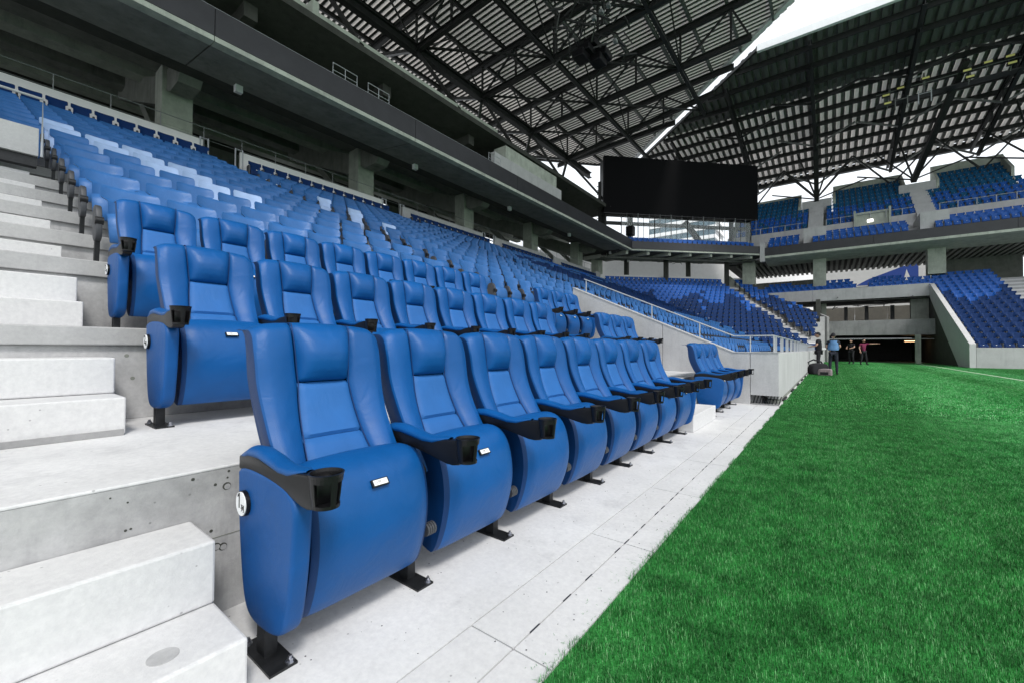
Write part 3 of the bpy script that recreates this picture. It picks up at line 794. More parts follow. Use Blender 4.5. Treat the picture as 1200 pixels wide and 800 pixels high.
lg_ = MB(); lg_.bar((-.04, 0, .38), (-.10, 0, .015), .035, .05); lg_.box(-.16, -.03, -.04, .04, 0, .015); LEG = lg_.mesh('leg', M['steel_black'])
HUB = MB().disc((.022, -.03, .47), (0, 1, 0), .036, .06, 14).mesh('hinge_hub', M['steel_black'], True)
DSC = MB().disc((.024, 0, .30), (1, 0, -.1), .030, .006, 16).mesh('number_disc', M['white_plastic'])
PLQ = MB().box(-.001, .004, -.022, .022, -.012, .012).mesh('number_plate', M['white_plastic'])
def make_tipup(colour, endcap=False):
    t_ = thing('tip_up_seat', 'x', 'seat')
    link('backrest', SB[colour], t_); link('seat_pan', SP[colour], t_)
    link('side_arm', ARM, t_, (0, -.25, 0)); link('leg', LEG, t_, (0, -.25, 0)); link('hinge_hub', HUB, t_, (0, -.25, 0))
    if endcap: link('number_disc', DSC, t_, (0, -.25, 0))
    return t_
# collect every stadium seat: (x, y, z, rz, colour, row, seq, stand)
SEATS = []
white_near = {(11, 0), (11, 1), (11, 2), (10, 1), (10, 2), (10, 3), (9, 2), (9, 3), (9, 4), (8, 3), (8, 4), (7, 4), (12, 0)}
rc = random.Random(5)
def left_colour(k, y, seq, blk):
    r_ = k + 4
    if k == NK - 1: return 'seat_navy'
    if blk == 0:
        if (k + 1, seq) in {(7, 0), (7, 1), (7, 2), (6, 1), (6, 2), (6, 3), (5, 2), (5, 3), (4, 3), (4, 4), (8, 0)}: return 'seat_white'
        return 'seat_blue'
    if blk == 1:
        if 5 <= k <= 8 and seq in (0, 1) and (k + seq) % 2 == 0: return 'seat_white'
        return 'seat_blue'
    if y > 30: lim = (2, 11)
    elif y > 20: lim = (2, 10)
    else: lim = (5, 9)
    jit = rc.random()
    if lim[0] + (1 if jit > .7 else 0) <= k <= lim[1] - (2 if jit < .3 else 0) - (0 if y > 17 else 99): return 'seat_navy'
    return 'seat_blue' if y < 22 else ('seat_blue' if jit < .6 or k < 3 else 'seat_mid')
def mitre(xs): return 39 - (xs + 19.3) * .414
for k in range(-4, NK):
    xs = seat_pos(k); z = row_z(k); y = YW + .55 if k < 0 else (.73 + .25)
    blocks = [(0, .73 + .25)] + [(i + 1, a + .62 + .28) for i, a in enumerate(AISLES)]
    for bi, ys in blocks:
        ye = (AISLES[bi] - .62 - .2) if bi < len(AISLES) else 60
        n_ = 0; y = ys
        if bi == 0 and k >= 5:
            for q in (1, 2, 3): SEATS.append((xs, ys - .503 * q, z, 0, left_colour(k, y, 0, 9) if k == NK - 1 else 'seat_blue', k, -q, 0, 'left'))
        while y < min(ye, mitre(xs) - .1):
            if not (k < 0 and y < YW + .5): SEATS.append((xs, y, z, 0, left_colour(k, y, n_, bi), k, n_, bi, 'left'))
            y += .503; n_ += 1
# corner bowl, rows at 45 degrees
D = Vector((1, 1, 0)).normalized()
for k in range(-4, NK):
    xs = seat_pos(k); z = row_z(k); p = Vector((xs, mitre(xs), z)) + D * .35
    while p.x < -.75 and p.x + p.y < 42.6:
        c_ = p.x - p.y; K2 = 34.9 + (-36 - c_) * .24
        if abs(p.x + p.y - K2) > .95:
            j = rc.random() * 3.0 + 1.6 * math.sin(p.x * 2.1) - .6
            col_ = 'seat_navy' if k + j < 8.6 else 'seat_mid'
            if k == NK - 1: col_ = 'seat_mid'
            SEATS.append((p.x, p.y, z, -R(45), col_, k, 0, 9, 'corner'))
        p = p + D * .503
# far right block and balcony
def fz(yy): return .55 + .423 * (yy - 35.3)
for i in range(18):
    yy = 35.9 + .82 * i; z = fz(yy); x = 6.67 + .45
    if yy < 46.9: xlist = []
    while x < 22:
        if not (10.55 < x < 12.2):
            j = rc.random() * 2.0 + math.sin(x * 1.7) * 1.2
            SEATS.append((x, yy, z, -R(90), 'seat_navy' if i + j < 11.2 else 'seat_mid', i, 0, 9, 'far'))
        x += .503
for i in range(4):
    yy = 47.35 + .82 * i; z = fz(yy) + .05; x = -5.6 + .3 * i
    while x < 6.9:
        if not (1.75 < x < 2.95) and not (i == 3 and (-2.7 < x < -.3 or 5 < x)): SEATS.append((x, yy, z, -R(90), 'seat_mid', i, 0, 9, 'balcony'))
        x += .503
# upper far tier
for i in range(3):
    yy = 47.3 + .8 * i; z = 10.6 + .36 * i; x = -4.5
    while x < 26:
        if not (-2.3 < x < -1.0) and not (5.2 < x < 7.0): SEATS.append((x, yy, z, -R(90), 'seat_mid', i, 0, 9, 'upper'))
        x += .503
def ublock(x): return (x < -2.6) or (0.5 < x < 6.0) or (8.3 < x < 13.0) or (14.5 < x < 24)
for i in range(9):
    yy = 51.9 + .82 * i; z = 13.0 + .60 * i; x = -8.0
    while x < 25:
        ok = not (-1.75 < x < -.45) and not (6.2 < x < 7.5) and not (13.3 < x < 14.3)
        if i < 2 and (2.2 < x < 4.4): ok = False
        if i > 4 and not ublock(x): ok = False
        if ok: SEATS.append((x, yy, z, -R(90), 'seat_teal' if i > 3 else ('seat_mid' if (i + int(x * 3)) % 5 else 'seat_teal'), i, 0, 9, 'upper'))
        x += .503
# corner upper deck: two rows behind the fascia
for i in range(2):
    p = Vector((-15.2 - .55 * i, 37.4 + .55 * i, 10.55 + .3 * i))
    while p.x < -6.0 - .55 * i + .4:
        SEATS.append((p.x, p.y, p.z, -R(45), 'seat_mid', i, 0, 9, 'upper')); p = p + D * .503
vis = []
for s in SEATS:
    pr = project((s[0], s[1], s[2] + .6))
    if pr and -30 < pr[0] < 1240 and -30 < pr[1] < 830: vis.append((pr[2], s))
vis.sort(key=lambda q: q[0])
IND = set(); order = []
for d_, s in vis:
    if s[8] == 'left' and len(order) < 300: order.append(s); IND.add(id(s))
protos = {}
cn = {'seat_blue': 'sky blue', 'seat_mid': 'royal blue', 'seat_navy': 'dark navy', 'seat_white': 'pale bluish white'}
for s in order:
    x, y, z, rz, c_, k, seq, blk, st = s; key = (c_, seq == 0 and blk > 0)
    if key not in protos: protos[key] = make_tipup(c_, seq == 0 and blk > 0); o = protos[key]
    else: o = copy_tree(protos[key])
    o.location = (x, y, z); o.rotation_euler = (0, 0, rz)
    rown = 'lowest plain row' if k == 0 else ('top row' if k == NK - 1 else ('%s plain row' % ORD[k] if k > 0 else '%s low row past wall' % ORD[-k - 1]))
    if seq < 0: pos = '%s left above the pale parapet' % ORD[-seq - 1]
    elif blk == 0: pos = '%s right of near stairs' % ORD[seq]
    else: pos = '%s past %s aisle' % (ORD[seq], ORD[blk])
    tag(o, '%s tip-up seat, %s, %s' % (cn[c_], rown, pos), 'seat', 'plain tip-up stadium seats')
# remainder as one mesh
def simple_seat():
    mb = MB()
    # backrest, curved: three columns
    G = []
    for z in (.45, .70, .735, .86, .875):
        row = []
        for a in (-1, -.55, .55, 1):
            x = -.10 - .20 * (z - .46) + .04 * abs(a) ** 3 - (.03 if z > .87 else 0)
            row.append((x, (.175 if z < .72 else .222) * a * (.97 if z > .87 else 1), z))
        G.append(row)
    mb.grid(G)
    mb.add([(-.13, -.17, .45), (-.13, .17, .45), (-.19, .17, .735), (-.19, -.17, .735)], [(3, 2, 1, 0)]); mb.add([(-.19, -.216, .735), (-.19, .216, .735), (-.22, .215, .875), (-.22, -.215, .875)], [(3, 2, 1, 0)])
    G = []
    for z, x in ((.29, .0), (.32, .04), (.44, .045), (.565, .0), (.575, -.05)):
        G.append([(x - .02, -.205, z), (x, -.14, z), (x, .14, z), (x - .02, .205, z)])
    mb.grid(G)
    mb.add([(-.055, -.2, .29), (-.055, .2, .29), (-.06, .2, .575), (-.06, -.2, .575)], [(3, 2, 1, 0)])
    mb.add([(.02, -.205, .32), (-.055, -.2, .29), (-.06, -.2, .575), (-.02, -.205, .565)], [(0, 1, 2, 3)])
    mb.add([(.02, .205, .32), (-.055, .2, .29), (-.06, .2, .575), (-.02, .205, .565)], [(3, 2, 1, 0)])
    n0 = len(mb.f)
    mb.box(-.17, .02, -.275, -.228, .26, .64, 1)
    mb.box(-.10, -.04, -.27, -.24, 0, .22, 1)
    mb.add([(.036, -.025, .50), (.036, .025, .50), (.030, .025, .525), (.030, -.025, .525)], [(0, 1, 2, 3)], 2)
    return mb
ss = simple_seat(); sv = np.array(ss.v); sf = ss.f; smi = np.array(ss.mi)
rest = [s for s in SEATS if id(s) not in IND]
AV = []; AF = []; AM = []
cidx = {'seat_blue': 0, 'seat_mid': 3, 'seat_navy': 4, 'seat_white': 5, 'seat_teal': 6}
off = 0
for s in rest:
    x, y, z, rz, c_ = s[:5]; cr, sr = math.cos(rz), math.sin(rz)
    V_ = np.stack([sv[:, 0] * cr - sv[:, 1] * sr + x, sv[:, 0] * sr + sv[:, 1] * cr + y, sv[:, 2] + z], 1); AV.append(V_)
    AF += [tuple(i + off for i in f) for f in sf]; off += len(sv)
    m_ = smi.copy(); m_[smi == 0] = cidx[c_]; AM.append(m_)
me = bpy.data.meshes.new('distant_seats'); me.from_pydata(np.concatenate(AV).tolist(), [], AF)
for q in ('seat_blue', 'frame', 'white_plastic', 'seat_mid', 'seat_navy', 'seat_white', 'seat_teal'): me.materials.append(M[q])
me.polygons.foreach_set('material_index', np.concatenate(AM).astype(np.int32)); me.update()
o = bpy.data.objects.new('distant_seats', me); COL.objects.link(o)
tag(o, 'rows of blue and navy tip-up seats filling the far parts of the stands', 'seats', kind='stuff')

# ------------------------------------------------------------------ top of the lower stand: white back wall, gates, rails
XT = row_x(NK) - .55; ZT = row_z(NK - 1)
tw_ = thing('back_wall', 'low white wall behind the dark top row of the lower stand', 'wall', (XT, 20, ZT))
def gaps(a, b_, cuts):
    out = []; cur = a
    for c0, c1 in cuts: out.append((cur, c0)); cur = c1
    out.append((cur, b_)); return out
for i, (a, b_) in enumerate(gaps(-6, 39, [(q - .62, q + .62) for q in AISLES])):
    P_(MB().box(XT - .12, XT, a, b_, ZT, ZT + 1.36), 'wall_panel', M['white_wall'] if b_ < 16 else M['wall'], .005, tw_)
tr_ = thing('handrail', 'thin grey guard rail behind the top row, in front of the dark concourse', 'handrail', (XT - .5, 20, ZT))
P_(MB().tube([(XT - .5, -6, ZT + 2.05), (XT - .5, 39, ZT + 2.05)], .016, 6), 'top_rail', M['galv'], 0, tr_)
P_(MB().tube([(XT - .5, -6, ZT + 1.60), (XT - .5, 39, ZT + 1.60)], .010, 6), 'mid_rail', M['galv'], 0, tr_)
pp = MB().tube([(0, 0, 0), (0, 0, 2.05)], .014, 6).mesh('post', M['galv'])
y = -5
while y < 39: link('post', pp, tr_, (0, y - 20, 0)); y += 1.3
for gi_, a in enumerate(AISLES[:4]):
    g = thing('aisle_gate', 'pair of pale gate posts topping the %s stair aisle' % ORD[gi_], 'gate posts', (XT, a, ZT), group='gate posts at the top of the aisles')
    for dy in (-.7, -.45, .45, .7):
        MB().tube([(0, dy, 0), (0, dy, 1.45)], .028, 8).build('post', M['rail'], g)
    MB().tube([(0, -.7, 1.43), (0, -.45, 1.43)], .018, 6).build('rail', M['rail'], g); MB().tube([(0, .45, 1.43), (0, .7, 1.43)], .018, 6).build('rail', M['rail'], g)

# ------------------------------------------------------------------ upper deck structure over the left stand
XF = -14.5; ZFB, ZFT = 10.2, 11.07; YE = 37.2
ud = thing('upper_deck', 'dark concrete upper deck with charcoal fascia overhanging the left stand', 'stand', (-17, 18, 10))
for i in range(-2, 6):
    y0 = 4.35 + 7.55 * (i - 0); y1 = y0 + 7.53
    y0c, y1c = max(y0, -14), min(y1, YE)
    if y1c <= y0c: continue
    P_(MB().box(XF - .12, XF, y0c, y1c, ZFB + .04, ZFT), 'fascia_panel', M['fascia'], 0, ud)
    P_(MB().box(XF - .35, XF - .02, y0c, y1c, ZFB - .12, ZFB + .035), 'fascia_lip', M['beam'], 0, ud)
    # sloping soffit slab of this bay
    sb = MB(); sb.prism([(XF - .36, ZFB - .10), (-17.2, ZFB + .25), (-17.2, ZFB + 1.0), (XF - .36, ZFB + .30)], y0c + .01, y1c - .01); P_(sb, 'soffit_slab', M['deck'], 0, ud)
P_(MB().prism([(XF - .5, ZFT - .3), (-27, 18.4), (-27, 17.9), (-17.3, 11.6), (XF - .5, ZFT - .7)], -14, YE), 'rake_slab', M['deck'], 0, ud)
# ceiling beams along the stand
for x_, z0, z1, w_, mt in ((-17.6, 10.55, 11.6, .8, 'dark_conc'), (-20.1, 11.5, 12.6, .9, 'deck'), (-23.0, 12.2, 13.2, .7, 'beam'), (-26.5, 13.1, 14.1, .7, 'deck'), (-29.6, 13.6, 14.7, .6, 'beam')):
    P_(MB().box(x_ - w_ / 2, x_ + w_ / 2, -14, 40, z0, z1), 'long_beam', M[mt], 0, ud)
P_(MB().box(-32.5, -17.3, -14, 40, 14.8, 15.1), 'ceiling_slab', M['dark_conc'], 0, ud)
P_(MB().box(-35, XT - .13, -14, 44, ZT - .3, ZT), 'concourse_floor', M['grey'], 0, ud)
bw = thing('concourse_wall', 'dark concourse back wall with bright slot openings behind the left columns', 'wall', (-31, 10, 8))
P_(MB().box(-31.2, -31, -14, 40, 8, 11.9), 'lower_panel', M['deck'], 0, bw)
P_(MB().box(-31.2, -31, -14, 40, 13.6, 15), 'upper_panel', M['dark_conc'], 0, bw)
y = -14; i = 0
while y < 40:
    if not (i % 3 == 1 and y > 6): P_(MB().box(-31.2, -31, y, y + 2.6, 11.9, 13.6), 'infill_panel', M['deck'], 0, bw)
    else:
        for j in range(4): P_(MB().box(-31.15, -31.05, y, y + 2.6, 12.1 + .4 * j, 12.2 + .4 * j), 'louvre', M['white_wall'], 0, bw)
    y += 2.6; i += 1
CY = [4.70, 12.75, 20.7, 28.7, 36.7, 41.3]
for i, cy in enumerate(CY):
    c_ = thing('column', 'square grey-green concrete column, %s along the back of the left stand' % ORD[i], 'column', (-20, cy, ZT), group='columns holding up the left upper deck')
    MB().box(-.45, .45, -.48, .48, -.3, 1.895).build('shaft', M['beam'], c_, bevel=.02)
    MB().box(-.448, .448, -.478, .478, 1.9, 4.1).build('shaft', M['beam'], c_, bevel=.02)
    mb = MB(); mb.prism([(.45, 3.9), (.45, 3.15), (.9, 2.95), (1.8, 2.98), (2.2, 3.4), (2.2, 3.9)], -.34, .34)
    o_ = mb.build('corbel', M['deck'], c_)
    mb = MB(); mb.bar((-.3, 0, 3.4), (-7.5, 0, 6.2), .8, 1.0); mb.build('raking_beam', M['deck'], c_)
    mb = MB(); mb.bar((-.45, 0, .9), (-4.5, 0, 4.6), .35, .35); mb.build('brace', M['deck'], c_)
    MB().box(.5, .52, .7, .72, -.3, 1.7).build('downpipe', M['galv'], c_)
    lf = MB().box(-.10, .10, -.12, .12, -.13, .13).build('floodlight', M['white_plastic'], loc=(-16.9, cy + 1.1, 10.25), bevel=.015)
    tag(lf, 'small white box light under the left deck soffit, %s from the near end' % ORD[i], 'light', 'small box lights under the left deck')
# band above the upper deck
bd = thing('suite_slab', 'long grey-green concrete slab band above the left upper deck, ending before the corner', 'slab', (-18, 8, 15))
P_(MB().box(-18.3, -18.0, 9.3, 21.83, 14.95, 15.86), 'edge_beam', M['beam'], 0, bd)
P_(MB().box(-18.9, -18.6, -14, 9.3, 15.2, 16.35), 'edge_beam', M['beam'], 0, bd)
P_(MB().box(-18.9, -18.0, 9.0, 9.29, 14.95, 16.3), 'return_beam', M['beam'], 0, bd)
P_(MB().box(-24, -18.31, 9.3, 21.83, 15.0, 15.4), 'slab', M['beam'], 0, bd)
P_(MB().box(-24, -18.91, -14, 9.3, 15.25, 15.7), 'slab', M['beam'], 0, bd)
for yy in (0, 6.5, 13, 19.5): P_(MB().box(-24, -18.5, yy, yy + .5, 14.2, 14.94), 'cross_beam', M['dark_conc'], 0, bd)
P_(MB().box(-24.3, -24, -14, 21.8, 13.5, 20), 'rear_wall', M['dark_conc'], 0, bd)
pr_ = thing('parapet', 'grey concrete parapet above the charcoal fascia near the corner of the left stand', 'parapet', (-16.2, 26, 11))
P_(MB().box(-16.6, -16.3, 19.5, 27.5, 11.0, 13.05), 'wall_panel', M['wall'], 0, pr_)
P_(MB().box(-17.6, -16.62, 21, 27.3, 11.0, 14.1), 'wall_panel', M['beam'], 0, pr_)
ur = thing('handrail', 'thin white guard rail along the top of the left charcoal fascia', 'handrail', (XF - .3, 15, ZFT))
P_(MB().tube([(XF - .3, -10, ZFT + .20), (XF - .3, 20, ZFT + .20)], .018, 6), 'top_rail', M['rail'], 0, ur)
P_(MB().tube([(XF - .3, -10, ZFT + .07), (XF - .3, 20, ZFT + .07)], .012, 6), 'low_rail', M['rail'], 0, ur)
pp = MB().tube([(0, 0, 0), (0, 0, .2)], .014, 6).mesh('post', M['rail'])
y = -9
while y < 20: link('post', pp, ur, (0, y - 15, 0)); y += 1.2
for i, yy in enumerate((8.2, 9.7, 17.2)):
    g = MB(); g.tube([(0, 0, 0), (0, 0, .62), (0, 1.0, .62), (0, 1.0, 0)], .018, 6); g.tube([(0, .5, 0), (0, .5, .62)], .014, 6); g.tube([(0, 0, .35), (0, 1.0, .35)], .012, 6)
    o = g.build('guard_hoop', M['rail'], loc=(XF - .3, yy, ZFT)); tag(o, 'white tubular guard hoop above the left fascia, %s from the near end' % ORD[i], 'guard hoop', 'guard hoops on the left fascia')

# ------------------------------------------------------------------ corner deck (45 degrees)
def d45(c_, s):   # point on line x-y=c, s = x+y
    return ((c_ + s) / 2, (s - c_) / 2)
cdk = thing('corner_deck', 'corner deck with charcoal fascia below the big screen', 'stand', (-10, 42, 10))
def slab45(c0, c1, s0, s1, z0, z1, name, mat, parent):
    q = [d45(c0, s0), d45(c0, s1), d45(c1, s1), d45(c1, s0)]
    vs = [(x, y, z0) for x, y in q] + [(x, y, z1) for x, y in q]
    return P_(MB().add(vs, [(0, 1, 2, 3), (7, 6, 5, 4), (0, 4, 5, 1), (1, 5, 6, 2), (2, 6, 7, 3), (3, 7, 4, 0)]), name, mat, 0, parent)
slab45(-51.7, -51.9, 22.75, 41.4, 10.22, 10.92, 'fascia_panel', M['fascia'], cdk)
slab45(-51.75, -52.2, 22.75, 41.4, 10.08, 10.20, 'fascia_lip', M['beam'], cdk)
slab45(-52.2, -57.5, 21, 43, 10.2, 10.45, 'deck_slab', M['dark_conc'], cdk)
slab45(-57.5, -63, 19, 47, 11.0, 11.2, 'deck_slab', M['dark_conc'], cdk)
for s in (22, 25, 28, 31, 34, 37, 40):
    a = d45(-52.3, s + .3); b_ = d45(-62, s - 2.4)
    P_(MB().bar((*a, 9.98), (*b_, 10.78), .28, .35), 'soffit_beam', M['beam'], 0, cdk)
for c_ in (-55, -57.5, -60):
    a = d45(c_, 20.5); b_ = d45(c_, 45); zz_ = 9.9 + (-55 - c_) * .11; P_(MB().bar((*a, zz_), (*b_, zz_), .1, .18), 'service_rail', M['steel_grey'], 0, cdk)
rr = random.Random(3)
pip = MB()
for i in range(46):
    s = rr.uniform(21, 44); c_ = rr.uniform(-63, -53.5); a = d45(c_, s); b_ = d45(c_ + rr.uniform(-1.5, 1.5), s + rr.uniform(-1.5, 1.5)); z = 9.75 + (-53.5 - c_) * .10 + rr.uniform(-.1, .4)
    pip.bar((*a, z), (*b_, z), .05, .05)
o = P_(pip, 'service_pipes', M['steel_grey'], 0, cdk); tag(o, kind='stuff')
for i, (s, c_) in enumerate(((25.5, -60), (30.0, -56.5), (35.5, -60), (39.5, -56.5))):
    x, y = d45(c_, s); dkc = MB().box(-.20, .20, -.20, .20, 0, 4.3).build('column', M['dark_conc'], loc=(x, y, 6.4))
    tag(dkc, 'dark slim column under the corner deck, %s from the left' % ORD[i], 'column', 'dark columns under the corner deck')
x, y = d45(-59.6, 40.0)
# top-row back wall of corner bowl
cb = thing('back_wall', 'low pale wall behind the top row of corner seats below the screen', 'wall', (-15, 43, 8))
slab45(-57.4, -57.6, 20.5, 38.6, 6.6, 8.5, 'wall_panel', M['white_wall'], cb); slab45(-57.4, -57.6, 41.2, 43, 6.6, 8.5, 'wall_panel', M['white_wall'], cb)
# glass balustrade + posts + outside view under the screen
gl = thing('window_screen', 'tall post-and-glass wind screen on the corner deck below the big screen', 'screen wall', (-12, 43, 10.5))
m, t, b = newmat('clear_glass'); b.inputs['Base Color'].default_value = (.9, .95, .97, 1); b.inputs['Roughness'].default_value = .02; b.inputs['Alpha'].default_value = .12; M['clear'] = m
ss_ = [22.6 + i * .82 for i in range(26)]
for i, s in enumerate(ss_):
    x, y = d45(-55.0, s); w_ = .035 if i % 3 else .07
    P_(MB().box(x - w_ / 2, x + w_ / 2, y - w_ / 2, y + w_ / 2, 10.4, 14.3), 'mullion', M['galv'] if i % 2 else M['steel'], 0, gl)
for i in range(0, 24, 3):
    slab45(-55.0, -55.02, ss_[i] + .06, ss_[i + 3] - .06 if i + 3 < 26 else ss_[-1], 10.6, 13.9, 'glass_pane', M['clear'], gl)
ow2 = thing('outer_wall', 'bright white outer wall seen through the gap below the corner deck', 'wall', (-20, 52, 4))
slab45(-78, -78.2, 5, 75, 2, 14.3, 'wall_panel', M['white_wall'], ow2)
# ------------------------------------------------------------------ scoreboard
sc = thing('big_screen', 'huge blank black video screen mounted over the corner deck', 'screen', (-11.6, 43.4, 14))
slab45(-55.0, -55.5, 20.12, 43.4, 14.25, 19.85, 'screen_face', M['screen'], sc)
slab45(-55.5, -57.2, 20.3, 43.3, 14.35, 19.7, 'cabinet', M['steel'], sc)
slab45(-54.95, -55.0, 20.1, 43.42, 14.18, 14.245, 'bottom_trim', M['steel_black'], sc)
for s in (20.6, 24.5, 40.2, 43.0):
    x, y = d45(-56.4, s); P_(MB().box(x - .2, x + .2, y - .2, y + .2, 10.3, 14.3), 'support_post', M['steel'], 0, sc)
slab45(-56.2, -56.6, 20.5, 43.2, 13.4, 13.7, 'support_beam', M['steel'], sc)
x, y = d45(-55.6, 19.7); lad = MB()
lad.bar((x, y, 12.2), (x, y, 17.4), .12, .3); 
for j in range(12): lad.bar((x - .3, y - .1, 12.5 + .4 * j), (x + .1, y + .1, 12.7 + .4 * j), .06, .06)
P_(lad, 'cable_ladder', M['steel'], 0, sc)
ra = MB()
for j, s in enumerate((33.5,)):
    x, y = d45(-57.5, s); x2, y2 = d45(-57.5, s + 4.2); ra.bar((x, y, 14.3), (x2, y2, 10.6), .35, .5)
P_(ra, 'raking_strut', M['steel'], 0, sc)
sx_, sy_ = d45(-54.2, 23.6)
sp = MB().box(-.35, .35, -.35, .35, 0, .9).build('loudspeaker', M['black'], loc=(sx_, sy_, 11.9), bevel=.05); tag(sp, 'black loudspeaker box at the left end below the big screen', 'loudspeaker')
MB().tube([(0, 0, -1.5), (0, 0, 0)], .06, 8).build('pole', M['steel'], sp)

# ------------------------------------------------------------------ far stand (facing the camera)
fs = thing('far_stand', 'far concrete stand with stepped tiers right of the tunnel mouth', 'stand', (14, 42, 0))
P_(MB().box(6.67, 9.56, 35.0, 35.2, -.05, 1.17), 'front_wall', M['wall'], .006, fs); P_(MB().box(9.58, 26, 35.0, 35.2, -.05, 1.17), 'front_wall', M['wall'], .006, fs)
for i in range(18):
    yy = 35.9 + .82 * i; z = fz(yy)
    P_(MB().box(6.9, 26, yy - .42, yy + .42, z - .6, z), 'tier_tread', M['tier'], 0, fs)
    P_(MB().box(10.6, 12.0, yy - .75, yy - .425, z - .5, z - .18), 'step_block', M['step'], 0, fs)
tw2 = thing('tunnel_wall', 'concrete wall with sloping top on the right of the tunnel mouth', 'wall', (6.6, 40, 0))
def side_prism(pts, x0, x1):   # pts (y, z)
    n = len(pts); vs = [(x0, y, z) for y, z in pts] + [(x1, y, z) for y, z in pts]
    return MB().add(vs, [tuple(range(n)), tuple(range(2 * n - 1, n - 1, -1))] + [(i, i + n, (i + 1) % n + n, (i + 1) % n) for i in range(n)])
P_(side_prism([(35.0, -.05), (35.0, 1.37), (46.7, 6.32), (46.7, 5.2), (37.5, -.05)], 6.40, 6.66), 'wall_panel', M['step'], 0, tw2)
P_(side_prism([(37.6, -.05), (46.9, 5.2), (46.9, -.05)], 6.45, 6.6), 'inner_panel', M['dark_conc'], 0, tw2)
# left tunnel wall following the corner rows
lw = thing('tunnel_wall', 'sloping concrete wall closing the corner seats on the left of the tunnel mouth', 'wall', (-3, 46, 0))
a0 = d45(-43.3, 43.0); a1 = d45(-57.5, 43.0)
def ramp_wall(a, b_, za, zb, base, th=.2):
    a = Vector((*a, 0)); b_ = Vector((*b_, 0)); n_ = (b_ - a).cross(Vector((0, 0, 1))).normalized() * th
    vs = [a + Vector((0, 0, base)), b_ + Vector((0, 0, base)), b_ + Vector((0, 0, zb)), a + Vector((0, 0, za))]
    vs += [v_ + n_ for v_ in vs]
    return MB().add(vs, [(0, 1, 2, 3), (7, 6, 5, 4), (0, 4, 5, 1), (1, 5, 6, 2), (2, 6, 7, 3), (3, 7, 4, 0)])
P_(ramp_wall(a0, a1, 3.7, 7.9, -.05), 'wall_panel', M['grey'], 0, lw)
P_(MB().box(-.62, -.30, 43.0, 43.3, -.05, 3.72), 'end_post', M['wall'], 0, lw)
P_(MB().box(-.95, -.62, 31, 43.2, -.05, 1.0), 'edge_wall', M['wall'], 0, lw)
# corner tiers
ct = thing('corner_stand', 'corner tiers turning between the left stand and the tunnel', 'stand', (-8, 38, 0))
for k in range(-4, NK):
    xs = seat_pos(k) ; z = row_z(k); cc = xs - mitre(xs); s0 = xs + mitre(xs) - .4
    s1 = 43.0
    # stop at x = -.6 : s = c + 2x
    s1 = min(s1, -cc * -1 + 0) if False else min(43.0, 2 * (-.62) - cc)
    if s1 > s0: slab45(cc + .62, cc - .60, s0, s1, max(-.04, z - .75), z, 'tier_tread', M['tier'], ct)
    K2 = 34.9 + (-36 - cc) * .24
    if K2 + .9 < s1: slab45(cc + 1.0, cc + .62, K2 - .8, K2 + .8, z - .3, z - .17, 'step_block', M['step'], ct)
# bridge beam over the tunnel, lower beam
bb = thing('bridge_beam', 'pale concrete bridge beam with seats above spanning the tunnel mouth', 'beam', (1, 46.7, 5.3))
P_(MB().box(-6.3, -1.24, 46.7, 47.0, 5.35, 6.36), 'beam_panel', M['wall'], .006, bb); P_(MB().box(-1.22, 6.39, 46.7, 47.0, 5.35, 6.36), 'beam_panel', M['wall'], .006, bb)
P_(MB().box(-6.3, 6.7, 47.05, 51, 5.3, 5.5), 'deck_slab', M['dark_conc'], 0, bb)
for i in range(4):
    yy = 47.35 + .82 * i; z = fz(yy) + .05; P_(MB().box(-6.2, 6.9, yy - .3, yy + .45, z - .4, z), 'tier_tread', M['tier'], 0, bb)
P_(ramp_wall((-6.3, 46.6), (-8.6, 49.5), 6.3, 8.8, 5.3), 'side_wall', M['beam'], 0, bb)
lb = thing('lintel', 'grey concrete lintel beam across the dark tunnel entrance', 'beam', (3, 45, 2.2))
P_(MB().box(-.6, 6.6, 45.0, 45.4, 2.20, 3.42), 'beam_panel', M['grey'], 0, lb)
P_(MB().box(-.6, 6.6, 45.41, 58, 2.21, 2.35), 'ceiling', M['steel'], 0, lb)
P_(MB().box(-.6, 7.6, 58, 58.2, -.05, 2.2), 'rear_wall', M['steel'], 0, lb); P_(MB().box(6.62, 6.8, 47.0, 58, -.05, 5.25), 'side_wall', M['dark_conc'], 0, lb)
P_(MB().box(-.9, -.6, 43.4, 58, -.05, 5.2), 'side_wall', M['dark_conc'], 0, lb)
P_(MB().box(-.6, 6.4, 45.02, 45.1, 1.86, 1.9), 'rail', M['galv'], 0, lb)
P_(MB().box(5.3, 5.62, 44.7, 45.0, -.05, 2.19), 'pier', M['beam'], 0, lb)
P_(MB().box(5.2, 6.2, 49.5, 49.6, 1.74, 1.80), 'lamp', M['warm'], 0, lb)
P_(MB().box(-.4, 6.3, 45.0, 57, -.05, -.01), 'floor', M['deck'], 0, lb)
